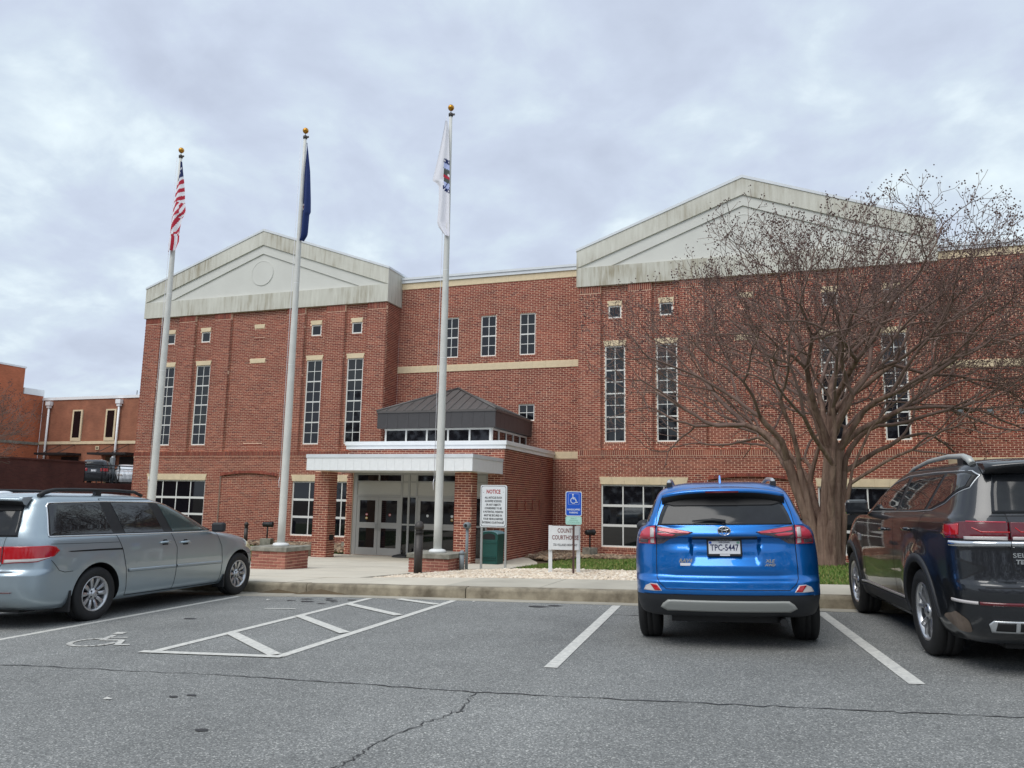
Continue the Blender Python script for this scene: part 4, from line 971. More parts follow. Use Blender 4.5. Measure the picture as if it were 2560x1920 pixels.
def wheel(root, x, y, r, wid, rr, style, sg, steer=0.0, rim='alloy'):
    key = (style, r, wid)
    if key not in WHEELS:
        t = MB(); h = wid/2; hs = r-rr
        prof = [(rr-.012,-h*.72),(rr,-h*.86),(rr+hs*.25,-h*.98),(rr+hs*.6,-h),(r-.018,-h*.90),(r-.004,-h*.76),(r,-h*.55),(r,-h*.28),(r-.007,-h*.26),(r-.007,-h*.20),(r,-h*.18),(r,h*.18),(r-.007,h*.20),(r-.007,h*.26),(r,h*.28),(r,h*.55),(r-.004,h*.76),(r-.018,h*.90),(rr+hs*.6,h),(rr+hs*.25,h*.98),(rr,h*.86),(rr-.012,h*.72)]
        t.lathe(prof, 48, axis='x', cap=False); to = t.build('wheel', 'rubber_side')
        g = MB(); hf = h*.80
        # rim barrel and lip
        g.lathe([(rr+.004,hf),(rr-.004,hf+.012),(rr-.018,hf+.004),(rr-.03,hf-.04),(rr-.04,-h*.7)], 40, axis='x', mi=0, cap=False)
        g.lathe([(.0,hf-.075),(rr-.03,hf-.075),(rr-.03,hf-.09)], 40, axis='x', mi=1, sm=False)
        def spoke(a0, wi, wo, mi, r0=.055, r1=None, lift=0.0, twist=0.0):
            r1 = r1 or rr-.018; n = 5; pr = []
            for k in range(n+1):
                q = k/n; rad = r0+(r1-r0)*q; hw = (wi+(wo-wi)*q)/2; ang = a0+twist*q
                cu = hf-.012-.030*(1-q)**2+.0*q+lift; d, e_ = (-math.sin(ang), math.cos(ang)), (math.cos(ang), math.sin(ang))
                row = []
                for (u_, hh) in ((-hw,-.035),(-hw*.9,0),(0,.006),(hw*.9,0),(hw,-.035)): row.append((cu+hh, e_[0]*rad+d[0]*u_, e_[1]*rad+d[1]*u_))
                pr.append(row)
            for k in range(n):
                for j in range(4): g.quad(pr[k][j], pr[k+1][j], pr[k+1][j+1], pr[k][j+1], mi, False)
        if style == 'ten':
            for k in range(5):
                a = 2*math.pi*k/5+.3; spoke(a-.30, .034, .062, 0, .05); spoke(a+.30, .034, .062, 0, .05)
        elif style == 'twin':
            for k in range(5):
                a = 2*math.pi*k/5+.25; spoke(a-.12, .030, .040, 0, .05, twist=-.14); spoke(a+.12, .030, .040, 0, .05, twist=.14); spoke(a+.62, .05, .16, 1, .06, lift=-.02)
        else:
            for k in range(7): spoke(2*math.pi*k/7, .05, .07, 0)
        g.lathe([(.075,hf-.05),(.072,hf-.018),(.05,hf-.010),(.032,hf-.004),(.03,hf-.001),(.0,hf+.001)], 24, axis='x', mi=0)
        for k in range(5):
            a = 2*math.pi*k/5; g.lathe([(.0115,hf-.03),(.0115,hf-.006),(.006,hf-.003)], 8, (0, .058*math.cos(a), .058*math.sin(a)), axis='x', mi=1)
        go = g.build('rim', [rim, 'alloy_dark']); WHEELS[key] = (to.data, go.data); bpy.data.objects.remove(to); bpy.data.objects.remove(go)
    td, gd = WHEELS[key]
    o = bpy.data.objects.new('wheel', td); COL.objects.link(o); o.parent = root; o.location = (x*sg, y, r); o.rotation_euler = (0, 0, steer+(0 if sg > 0 else math.pi))
    q = bpy.data.objects.new('rim', gd); COL.objects.link(q); q.parent = o
    return o
def underbody(root, x, y0, y1, z0, z1, wheels_y, r):
    m = MB(); m.box(-x, x, y0, y1, z0, z1)
    for wy in wheels_y: m.tube([(-x-.22, wy, r), (x+.22, wy, r)], .045, 8); m.box(-.16,.16,wy-.16,wy+.16,r-.13,r+.06)
    m.build('underbody', 'black', root)

# ---------------------------------------------------------------- blue compact SUV, seen square from behind
rv = car_root('parked_car', -0.545, 8.42, R_(5.2), R_(-1.7), R_(-0.3), 0.942)
tag(rv, 'bright blue compact SUV with roof rails parked nose to the kerb, licence plate TPC-5447', 'car', 'vehicles parked along the kerb')
def rv_disp(x, z):
    ax = np.abs(x); 
    m1 = np.clip((.345-ax-(1.0-z)*.06)/.035, 0, 1)*np.clip((1.048-z)/.01, 0, 1)*np.clip((z-.80)/.07, 0, 1)
    m2 = np.clip((ax-.30)/.02, 0, 1)*0
    # lower tailgate bow
    m3 = np.clip((.60-ax)/.12, 0, 1)*np.clip((z-.70)/.05, 0, 1)*np.clip((.99-z)/.06, 0, 1)
    return .045*m1-.018*m3
rk = [  # z, yr, yf, w, cl, cw, fl, fw
 (.30,-.70,3.30,.80,.30,.30,.55,.45),(.335,-.84,3.40,.855,.32,.34,.60,.48),(.40,-.90,3.46,.885,.34,.36,.65,.50),(.48,-.955,3.52,.905,.36,.38,.70,.52),(.535,-.975,3.55,.913,.36,.40,.72,.52),(.565,-.98,3.56,.914,.36,.40,.72,.52),
 (.60,-.975,3.57,.914,.36,.40,.72,.52),(.655,-.970,3.58,.916,.36,.40,.74,.52),(.685,-.935,3.58,.918,.36,.40,.74,.52),(.72,-.905,3.57,.920,.36,.40,.75,.52),(.80,-.900,3.54,.921,.36,.41,.75,.52),(.90,-.890,3.48,.917,.36,.42,.76,.52),(.98,-.885,3.40,.910,.36,.43,.78,.52),
 (1.04,-.895,3.22,.900,.36,.43,.80,.52),(1.052,-.93,3.1,.897,.36,.43,.80,.52),(1.075,-.935,2.95,.892,.36,.43,.80,.52),(1.145,-.895,2.42,.855,.30,.32,.60,.45),(1.172,-.875,2.36,.800,.20,.15,.55,.42),(1.25,-.825,2.15,.765,.17,.12,.5,.40),(1.36,-.755,1.92,.722,.16,.11,.48,.38),(1.44,-.70,1.74,.692,.16,.11,.46,.36),
 (1.52,-.63,1.52,.655,.17,.13,.44,.34),(1.575,-.56,1.30,.605,.20,.18,.42,.32),(1.612,-.47,1.05,.52,.22,.22,.36,.28),(1.636,-.33,.78,.40,.18,.18,.28,.20),(1.648,-.14,.5,.26,.1,.12,.14,.12),(1.655,.0,.3,.10,.04,.04,.05,.04)]
RW = .362; KX = 1.065
B = Body(rk, [(0,RW),(2.66,RW)], RW+.03, flare=.012, bow=.055, plan=.035, ym=1.3, L=4.6, disp=rv_disp, zmap=lambda z: z+.034*np.clip((z-.72)/.30, 0, 1)*np.clip((1.60-z)/.35, 0, 1))
make_shell(B, rv, ['paint_blue','black','cladding'], [(0,RW+.02),(2.66,RW+.02)], RW+.055, zx=(.531,.539), facemat=lambda c, n: 2 if c.z < .532 else 0)
for sg in (-1, 1):
    wheel(rv, .795, 0, RW, .235, .225, 'seven', sg); wheel(rv, .795, 2.66, RW, .235, .225, 'seven', sg)
underbody(rv, .55, -.62, 3.2, .24, .40, (0, 2.66), RW)
m = MB(); m.tube([(.50,-.55,.27),(.52,-.80,.27)], .035, 10); m.build('exhaust_pipe', 'black', rv)
pm = lambda mb, nm, mt, par=rv: mb.build(nm, mt, par, fix=True)
rg = pm(B.patch('rear', [(-.650,1.168),(.650,1.168),(.622,1.27),(.575,1.40),(.54,1.45),(-.54,1.45),(-.575,1.40),(-.622,1.27)], .004, 16, 24), 'rear_window', 'car_glass_rear')
pm(B.patch('rear', [(-.58,1.395),(-.48,1.365),(.48,1.365),(.58,1.395),(.55,1.47),(-.55,1.47)], .010, 8, 20, skirt=.004), 'window_shade_band', 'black', rg)
for sg in (-1, 1):      # side glass
    pm(B.patch('side', [(-.50,1.19),(-.15,1.13),(1.0,1.09),(2.0,1.09),(1.35,1.45),(.9,1.50),(.0,1.50),(-.35,1.42)], .004, 12, 20, sg), 'side_window', 'car_glass')
    pm(B.patch('phi', [(1.55,1.205),(2.12,1.20),(2.10,1.45),(1.62,1.44),(1.5,1.30)], .004, 10, 10, sg), 'quarter_window', 'car_glass')
    # tail lamp on the tailgate and on the corner
    def R(poly, e=.006, **k): return B.patch('rear', [(p[0]*sg*KX, p[1]) for p in poly], e, **k)
    l1 = pm(R([(.28,1.098),(.325,1.108),(.612,1.162),(.618,1.05),(.618,.985),(.56,.992),(.49,1.035),(.42,1.060),(.32,1.078)], .008, nz=12, nc=16), 'tail_lamp', 'lamp_smoke')
    pm(R([(.30,1.096),(.60,1.146),(.605,1.112),(.50,1.092),(.32,1.084)], .013, nz=6, nc=12), 'lamp_red', 'lamp_red_pale', l1)
    pm(R([(.44,1.076),(.602,1.098),(.606,1.076),(.56,1.064),(.47,1.062)], .013, nz=5, nc=8), 'lamp_red', 'lamp_red_pale', l1)
    pm(R([(.53,1.045),(.60,1.052),(.605,1.0),(.57,1.005)], .012, nz=4, nc=6), 'lamp_clear', 'lamp_smoke', l1)
    l2 = pm(R([(.628,1.164),(.70,1.154),(.762,1.10),(.788,1.03),(.790,.988),(.63,.985)], .012, nz=12, nc=12), 'tail_lamp', 'lamp_red_pale')
    pm(R([(.638,1.150),(.672,1.145),(.674,.995),(.640,.993)], .016, nz=8, nc=4), 'lamp_clear', 'lamp_clear', l2)
    pm(R([(.69,1.045),(.768,1.04),(.780,.998),(.70,.995)], .016, nz=5, nc=6), 'lamp_clear', 'lamp_smoke', l2)
    rf_ = pm(R([(.625,.632),(.685,.636),(.735,.612),(.756,.568),(.648,.564),(.585,.566)], .004, nz=6, nc=10), 'reflector', 'lamp_clear')
    pm(R([(.632,.626),(.690,.630),(.650,.570),(.592,.571)], .008, nz=5, nc=6), 'lamp_red', 'lamp_red', rf_)
    pm(B.strip('rear', [(.60*sg,1.47),(.645*sg,1.30),(.664*sg,1.17),(.664*sg,1.0),(.671*sg,.80),(.669*sg,.69),(.64*sg,.64),(.58*sg,.585)], .006, .0025, n=6), 'panel_gap', 'seam')
    # pillar beside the rear window in black, mirror
    mm = MB(); mm.lathe([(.0,-.10),(.055,-.095),(.085,-.05),(.09,.02),(.07,.06),(.0,.075)], 16, (0,0,0), axis='y')
    mo = mm.build('mirror', 'black_plastic', rv, loc=(sg*.965, 1.86, 1.135)); mo.scale = (1.25, .8, 1.0)
    gg = MB(); gg.lathe([(.0,-.002),(.062,-.002),(.06,.004)], 16, axis='y'); go_ = gg.build('mirror_glass', 'alloy_dark', mo, loc=(0, -.099, 0))
    rl = MB(); rl.tube([(sg*.53,-.36,1.585),(sg*.535,-.33,1.64),(sg*.535,-.2,1.662),(sg*.54,.5,1.69),(sg*.54,1.2,1.66),(sg*.53,1.32,1.60)], [.018,.024,.021,.02,.02,.014], 8); rl.build('roof_rail', 'chrome_satin', rv)
    ft = MB(); ft.box(sg*.53-.028, sg*.53+.028, -.43, -.30, 1.55, 1.642); ft.build('rail_foot', 'alloy_dark', rv, bevel=.008)
# spoiler
sp_ = MB(); n = 20; rows = []
for k in range(n+1):
    x = -.60+1.20*k/n; q = abs(x)/.60; zt = 1.535-.045*q**3; ye = -.80+.10*q**2.2
    rows.append([(x,-.52,1.592-.07*q**2.4),(x,-.66,1.578-.06*q**2.6),(x,ye+.02,zt+.022),(x,ye,zt+.004),(x,ye+.01,zt-.015),(x,-.70,zt-.055-.02*q),(x,-.62,1.44-.03*q)])
for k in range(n):
    for j in range(6): sp_.quad(rows[k][j], rows[k+1][j], rows[k+1][j+1], rows[k][j+1], 0 if j < 4 else 1, True)
sp_.poly(rows[0]); sp_.poly(list(reversed(rows[-1]))); spo = sp_.build('spoiler', ['paint_blue','black_plastic'], rv)
m = MB(); m.box(-.16,.16,-.806,-.79,1.518,1.534); m.build('brake_light', 'lamp_red_dark', spo)
m = MB(); m.v = [(-.012,-.20,1.632),(.012,-.20,1.632),(.022,.0,1.64),(-.022,.0,1.64),(-.006,-.17,1.715),(.006,-.17,1.715),(.008,-.08,1.70),(-.008,-.08,1.70)]
for f in ((0,1,5,4),(1,2,6,5),(2,3,7,6),(3,0,4,7),(4,5,6,7)): m.f.append(f); m.m.append(0); m.sm.append(False)
m.build('shark_fin_aerial', 'paint_blue', rv)
# garnish, plate, badges, wiper
pm(B.patch('rear', [(-.31,1.046),(.31,1.046),(.30,1.064),(-.30,1.064)], .020, 4, 20, skirt=.03), 'garnish', 'black_plastic')  # overhanging bar under the emblem; its black colour stands for the shadow line there
pl = MB(); pl.box(-.168,.168,-.012,.012,-.087,.087); plo = pl.build('licence_plate', 'black_plastic', rv, loc=(-.005, B.pt('rear',0,.955,1,0.03).y, .985), bevel=.006)
m = MB(); m.box(-.150,.150,-.0145,-.012,-.062,.062); m.build('plate_face', 'plate_white', plo)
text('TPC-5447', .085, 'navy', plo, (0,-.0155,-.004), sx=.76, bold=.001); text('VIRGINIA', .026, 'navy', plo, (0,-.0155,.049)); text('LYNCHBURG, VA', .02, 'plate_white', plo, (0,-.0135,.0745))
m = MB(); m.box(-.045,.05,-.0150,-.0125,-.080,-.066); m.build('plate_sticker', 'plate_white', plo)
m = MB(); m.box(.118,.145,-.0155,-.013,.036,.058); m.build('plate_sticker', 'ink_green', plo); m = MB(); m.box(-.147,-.120,-.0155,-.013,.036,.058); m.build('plate_sticker', 'sign_blue', plo)
em = empty('emblem', (0, B.pt('rear',0,1.108,1,.010).y, 1.146), parent=rv)
def ring(rx, rz, t, name, mt, cx_=0, cz=0, dy=0): 
    q = MB(); q.tube([(cx_+rx*math.cos(2*math.pi*k/36), dy, cz+rz*math.sin(2*math.pi*k/36)) for k in range(37)], t, 6, cap=False); q.build(name, mt, em)
q = MB(); q.lathe([(.0,.006),(.058,.006),(.06,.0)], 32, axis='y'); qo = q.build('emblem_ground', 'ink_black', em); qo.scale = (1,1,.70)
ring(.060,.042,.0052,'emblem_ring','chrome'); ring(.022,.0385,.0045,'emblem_ring','chrome'); ring(.044,.0155,.0045,'emblem_ring','chrome',0,.021)
text('RAV4', .05, 'chrome', rv, (-.385, B.pt('rear',-.385,.838,1,.006).y, .855), sx=1.05, bold=.002, depth=.004, shear=.25)
m = MB(); m.box(-.05,.05,0,.004,-.013,.013); m.build('dealer_sticker', 'plate_white', rv, loc=(-.385, B.pt('rear',-.385,.81,1,.008).y, .821))
text('XLE', .04, 'chrome', rv, (.415, B.pt('rear',.415,.84,1,.006).y, .855), sx=1.15, bold=.0015, depth=.004, shear=.25); text('AWD', .034, 'chrome', rv, (.415, B.pt('rear',.415,.81,1,.006).y, .818), sx=1.1, bold=.0015, depth=.004, shear=.25)
yw = lambda z: B.pt('rear', 0, z-.03, 1, .02).y
m = MB(); m.tube([(0,yw(1.225),1.225),(0,yw(1.23)-.012,1.23)], .018, 10); m.tube([(.02,yw(1.23)-.012,1.235),(-.10,yw(1.24)-.010,1.252),(-.30,yw(1.24)-.004,1.242)], [.017,.016,.006], 8); m.build('wiper', 'black_plastic', rv)
# bumper details
pm(B.patch('rear', [(-.64,.415),(-.62,.445),(-.57,.482),(.57,.482),(.62,.445),(.64,.415),(.58,.38),(-.58,.38)], .016, 8, 30, skirt=.03), 'skid_plate', 'silver_plastic')
pm(B.strip('rear', [(-.58,.585),(.58,.585)], .007, .003, n=30), 'panel_gap', 'seam')
pm(B.strip('rear', [(-.80,.536),(.80,.536)], .006, .004, n=40), 'panel_gap', 'seam')
# ---------------------------------------------------------------- silver-blue minivan
vn = car_root('parked_car', -9.17, 7.85, R_(3.2), R_(-1.2), R_(0.0), 1.0)
tag(vn, 'silver grey minivan with black roof rails and wide red tail lamps', 'car', 'vehicles parked along the kerb')
vk = [(.22,-.86,3.62,.86,.30,.30,.6,.45),(.27,-1.02,3.76,.905,.34,.36,.7,.5),(.38,-1.12,3.84,.94,.38,.42,.8,.55),(.52,-1.15,3.87,.953,.40,.45,.85,.58),(.63,-1.15,3.86,.958,.40,.45,.85,.58),(.665,-1.13,3.85,.959,.40,.45,.85,.58),(.70,-1.085,3.84,.959,.38,.42,.85,.58),
 (.80,-1.075,3.78,.958,.38,.42,.88,.58),(.88,-1.07,3.66,.954,.38,.42,.9,.6),(.94,-1.065,3.46,.949,.38,.42,.9,.6),(.99,-1.06,3.18,.942,.37,.41,.85,.6),(1.03,-1.055,2.86,.933,.36,.40,.75,.58),(1.06,-1.05,2.66,.920,.35,.38,.65,.55),(1.10,-1.04,2.53,.900,.34,.35,.6,.5),(1.20,-1.00,2.31,.872,.32,.32,.55,.48),(1.32,-.955,2.02,.838,.30,.30,.52,.45),(1.42,-.91,1.75,.806,.28,.28,.5,.42),
 (1.49,-.875,1.52,.780,.26,.26,.48,.40),(1.535,-.84,1.33,.752,.25,.26,.45,.38),(1.565,-.79,1.12,.70,.24,.25,.42,.34),(1.588,-.70,.9,.60,.22,.22,.35,.3),(1.602,-.52,.66,.44,.18,.18,.25,.2),(1.610,-.2,.4,.22,.08,.1,.1,.1)]
VW_ = .335
B = Body(vk, [(0,VW_),(3.0,VW_)], VW_+.03, flare=.010, bow=.075, plan=.03, ym=1.3, L=5.0)
make_shell(B, vn, ['paint_silver','black'], [(0,VW_+.01),(3.0,VW_+.01)], VW_+.045)
for sg in (-1, 1):
    wheel(vn, .83, 0, VW_, .235, .215, 'ten', sg); wheel(vn, .83, 3.0, VW_, .235, .215, 'ten', sg)
underbody(vn, .60, -.80, 3.5, .19, .36, (0, 3.0), VW_)
pm = lambda mb, nm, mt, par=None: mb.build(nm, mt, par or vn, fix=True)
for sg in (1, -1):
    # black pillar zone with chrome surround, then the three panes
    daylight = [(-.74,1.075),(-.74,1.10),(-.70,1.44),(-.66,1.472),(.2,1.490),(1.10,1.482),(1.50,1.435),(1.80,1.335),(2.08,1.20),(2.34,1.055),(2.30,1.040),(1.2,1.052),(0,1.066)]
    su = pm(B.patch('side', daylight, .004, 20, 44, sg, skirt=.008), 'window_surround', 'black_plastic')
    ch = [(-.735,1.078),(-.735,1.11),(-.695,1.435),(-.665,1.472),(.2,1.492),(1.10,1.484),(1.50,1.437),(1.80,1.337),(2.08,1.202),(2.33,1.062)]
    pm(B.strip('side', ch, .016, sg=sg, n=8, thick=.009), 'chrome_strip', 'chrome'); pm(B.strip('side', [(-.735,1.072),(0,1.063),(1.2,1.049),(2.33,1.040)], .016, sg=sg, n=12, thick=.009), 'chrome_strip', 'chrome')
    pm(B.patch('side', [(-.71,1.09),(-.68,1.44),(-.64,1.458),(.10,1.474),(.245,1.078)], .0075, 12, 20, sg, skirt=0), 'side_window', 'car_glass')
    pm(B.patch('side', [(.46,1.074),(.29,1.474),(.98,1.468),(1.19,1.066)], .0075, 12, 20, sg, skirt=0), 'side_window', 'car_glass')
    pm(B.patch('side', [(1.38,1.060),(1.16,1.462),(1.48,1.420),(1.79,1.318),(2.07,1.185),(2.22,1.105),(2.20,1.050)], .0075, 14, 24, sg, skirt=0), 'side_window', 'car_glass_clear')
    # panel gaps, sliding-door track, moulding, handles
    pm(B.strip('side', [(.11,1.525),(.27,1.10),(.40,.86),(.47,.62),(.52,.27)], .009, sg=sg), 'panel_gap', 'seam'); pm(B.strip('side', [(.11,1.525),(1.04,1.520)], .007, sg=sg, n=14), 'panel_gap', 'seam')
    pm(B.strip('side', [(1.04,1.520),(1.33,1.05),(1.45,.84),(1.46,.5),(1.44,.25)], .009, sg=sg), 'panel_gap', 'seam')
    pm(B.strip('side', [(2.36,1.03),(2.50,.80),(2.53,.55),(2.50,.24)], .008, sg=sg), 'panel_gap', 'seam'); pm(B.strip('side', [(.52,.262),(1.44,.252),(2.50,.240)], .009, sg=sg, n=14), 'panel_gap', 'seam')
    pm(B.patch('side', [(-.50,.892),(-.44,.878),(.395,.862),(.395,.884),(-.2,.896)], .003, 4, 24, sg, skirt=.0), 'door_track', 'seam')
    pm(B.strip('side', [(-.72,.985),(-.3,.975),(.33,.963)], .005, sg=sg, n=14), 'panel_gap', 'seam')
    pm(B.strip('side', [(-.72,.80),(-.60,.67),(-.52,.645),(-.40,.648)], .006, sg=sg, n=8), 'panel_gap', 'seam')
    pm(B.strip('side', [(.52,.585),(1.44,.572)], .040, sg=sg, n=14, thick=.014), 'side_moulding', 'paint_silver'); pm(B.strip('side', [(1.47,.572),(2.50,.556)], .040, sg=sg, n=14, thick=.014), 'side_moulding', 'paint_silver')
    for hy, hz in ((1.20,.918),(1.63,.902)):
        p = B.pt('side', hy, hz, sg, .0); h = MB(); h.tube([(p.x-.005*sg, hy-.11, hz), (p.x+.022*sg, hy-.08, hz+.004), (p.x+.03*sg, hy, hz+.006), (p.x+.022*sg, hy+.08, hz+.003), (p.x-.005*sg, hy+.11, hz)], [.010,.017,.018,.017,.010], 8); ho = h.build('door_handle', 'paint_silver', vn)
        pm(B.patch('side', [(hy-.055,hz-.035),(hy+.055,hz-.035),(hy+.065,hz+.01),(hy+.03,hz+.042),(hy-.03,hz+.042),(hy-.065,hz+.01)], .002, 6, 6, sg, skirt=0), 'handle_recess', 'seam', ho)
    # mud flaps, mirror, roof rail
    m = MB(); m.box(.74*sg if sg > 0 else -.955, .955 if sg > 0 else -.74, -.43, -.40, .16, .42); m.build('mud_flap', 'black_plastic', vn, bevel=.01)
    m = MB(); m.box(.74*sg if sg > 0 else -.955, .955 if sg > 0 else -.74, 2.58, 2.61, .16, .36); m.build('mud_flap', 'black_plastic', vn, bevel=.01)
    mm = MB(); mm.box(-.115,.115,-.05,.07,-.085,.085); mo = mm.build('mirror', 'cladding', vn, loc=(sg*1.03, 2.28, 1.10), bevel=.035); mo.scale = (.9, .9, .85)
    mm = MB(); mm.box(-.10*1, .02, -.03, .03, -.05, -.01); mm.build('mirror_arm', 'black_plastic', mo).scale = (sg, 1, 1)
    pm(B.patch('side', [(2.20,1.055),(2.20,1.14),(2.34,1.056)], .011, 5, 5, sg), 'mirror_sail', 'black_plastic')
    rl = MB(); rl.tube([(sg*.66,-.72,1.555),(sg*.665,-.64,1.60),(sg*.67,-.50,1.632),(sg*.675,-.2,1.640),(sg*.675,.5,1.640),(sg*.67,.85,1.622),(sg*.66,1.0,1.575)], [.030,.030,.022,.02,.02,.022,.024], 8); rl.build('roof_rail', 'black_plastic', vn)
    rl = MB(); rl.box(sg*.675-.022, sg*.675+.022, .12, .22, 1.565, 1.63); rl.build('rail_foot', 'alloy_dark', vn)
    # tail lamps: corner piece and tailgate piece
    P_ = lambda x, z: (x*sg, z)
    l1 = pm(B.patch('phi', [(.98,.965),(1.80,.970),(1.93,.955),(2.0,.905),(1.92,.845),(1.62,.785),(.98,.765)], .010, 14, 26, sg), 'tail_lamp', 'lamp_red')
    pm(B.patch('phi', [(1.02,.815),(1.88,.840),(1.62,.795),(1.02,.773)], .014, 5, 16, sg, skirt=.004), 'lamp_clear', 'lamp_clear', l1)
    l2 = pm(B.patch('phi', [(.22,.965),(.955,.965),(.955,.79),(.25,.80)], .010, 10, 20, sg), 'tail_lamp', 'lamp_red'); pm(B.patch('phi', [(.30,.84),(.93,.835),(.93,.795),(.35,.805)], .013, 4, 14, sg, skirt=.004), 'lamp_clear', 'lamp_red_dark', l2)
    pm(B.strip('phi', [(.98,1.45),(.975,1.1),(.968,.97),(.968,.76),(.90,.70),(.60,.672)], .008, sg=sg, n=8), 'panel_gap', 'seam')
    pm(B.strip('phi', [(.0,.672),(.90,.672),(1.25,.672)], .006, sg=sg, n=14), 'panel_gap', 'seam')
    pm(B.patch('phi', [(.55,.44),(1.28,.44),(1.33,.455),(.55,.455)], .008, 4, 16, sg), 'bumper_trim', 'lamp_red_dark')
    # head lamp wrapping the front corner
    pm(B.patch('phi', [(3.22,.765),(3.42,.835),(3.75,.80),(3.80,.69),(3.45,.675)], .008, 10, 14, sg), 'head_lamp', 'headlamp')
    pm(B.strip('phi', [(3.0,.66),(3.35,.655),(3.9,.66)], .007, sg=sg, n=8), 'panel_gap', 'seam')
    pm(B.patch('phi', [(3.34,.55),(3.72,.56),(3.75,.40),(3.36,.39)], .004, 6, 8, sg), 'bumper_vent', 'cladding')
rg = pm(B.patch('rear', [(-.66,1.075),(.66,1.075),(.63,1.25),(.585,1.43),(-.585,1.43),(-.63,1.25)], .006, 14, 28), 'rear_window', 'car_glass_rear')
pm(B.patch('rear', [(-.59,1.375),(.59,1.375),(.575,1.455),(-.575,1.455)], .014, 6, 24, skirt=.006), 'window_shade_band', 'black', rg)
s_ = MB(); n = 20; rows = []
for k in range(n+1):
    x = -.64+1.28*k/n; q = abs(x)/.64; ye = -1.055+.12*q**2.5; zt = 1.522-.012*q**3
    rows.append([(x,-.78,1.566-.02*q**3),(x,-.92,1.556-.02*q**3),(x,ye+.02,zt+.012),(x,ye,zt),(x,ye+.015,zt-.02),(x,-.90,1.455),(x,-.86,1.44)])
for k in range(n):
    for j in range(6): s_.quad(rows[k][j], rows[k+1][j], rows[k+1][j+1], rows[k][j+1], 0 if j < 4 else 1, True)
s_.poly(rows[0]); s_.poly(list(reversed(rows[-1]))); so_ = s_.build('spoiler', ['paint_silver','black_plastic'], vn)
m = MB(); m.box(-.22,.22,-1.063,-1.045,1.500,1.520); m.build('brake_light', 'lamp_red_dark', so_)
m = MB(); m.tube([(0,-1.07,1.10),(.12,-1.075,1.12),(.42,-1.045,1.115)], [.018,.014,.006], 8); m.build('wiper', 'black_plastic', vn)
m = MB(); m.lathe([(.11,0),(.10,.022),(.05,.038),(0,.042)], 20, (0,-.62,1.582)); q = m.build('roof_aerial', 'paint_far_white', vn); 
pl = MB(); pl.box(-.16,.16,-1.115,-1.10,.74,.90); pl.build('licence_plate', 'plate_white', vn)
m = MB(); m.box(-.42,.42,-1.11,-1.085,.905,.945); m.build('garnish', 'chrome_satin', vn)

# ---------------------------------------------------------------- dark grey large SUV, cut by the frame
at = car_root('parked_car', 2.115, 8.02, R_(6.5), R_(-1.6), R_(-.2), 0.955)
tag(at, 'black three-row SUV with silver roof rails and muddy rear bumper, lettered SEL V6', 'car', 'vehicles parked along the kerb')
ak = [(.24,-.92,3.55,.86,.30,.30,.6,.45),(.31,-1.08,3.72,.925,.34,.34,.7,.5),(.42,-1.155,3.83,.962,.36,.38,.75,.5),(.56,-1.185,3.89,.982,.36,.40,.78,.5),(.66,-1.19,3.90,.987,.36,.40,.78,.5),(.72,-1.18,3.90,.989,.36,.40,.78,.5),(.755,-1.14,3.9,.990,.35,.38,.78,.5),(.90,-1.13,3.88,.990,.34,.38,.8,.5),
 (1.00,-1.125,3.84,.987,.34,.38,.8,.5),(1.04,-1.14,3.80,.985,.34,.38,.8,.5),(1.10,-1.14,3.7,.983,.34,.38,.8,.5),(1.20,-1.12,3.45,.975,.34,.38,.8,.52),(1.245,-1.105,3.1,.962,.33,.36,.7,.52),(1.275,-1.095,2.72,.938,.32,.33,.6,.5),(1.31,-1.08,2.58,.920,.31,.31,.55,.48),(1.42,-1.035,2.30,.880,.30,.29,.52,.45),(1.55,-.98,1.95,.833,.28,.27,.5,.42),(1.63,-.935,1.70,.800,.27,.26,.48,.4),
 (1.685,-.89,1.48,.762,.26,.26,.45,.36),(1.72,-.83,1.25,.70,.24,.25,.42,.32),(1.743,-.72,1.0,.60,.22,.22,.35,.28),(1.757,-.52,.7,.42,.18,.18,.25,.2),(1.765,-.2,.4,.2,.08,.1,.1,.1)]
AW = .385
B = Body(ak, [(0,AW),(2.98,AW)], AW+.03, flare=.035, bow=.06, plan=.03, ym=1.4, L=5.0, fr=.11)
make_shell(B, at, ['paint_black','black','cladding'], [(0,AW+.02),(2.98,AW+.02)], AW+.05)
for sg in (-1, 1):
    wheel(at, .865, 0, AW, .26, .262, 'twin', sg); wheel(at, .865, 2.98, AW, .26, .262, 'twin', sg)
underbody(at, .60, -.80, 3.5, .20, .38, (0, 2.98), AW)
pm = lambda mb, nm, mt, par=None: mb.build(nm, mt, par or at, fix=True)
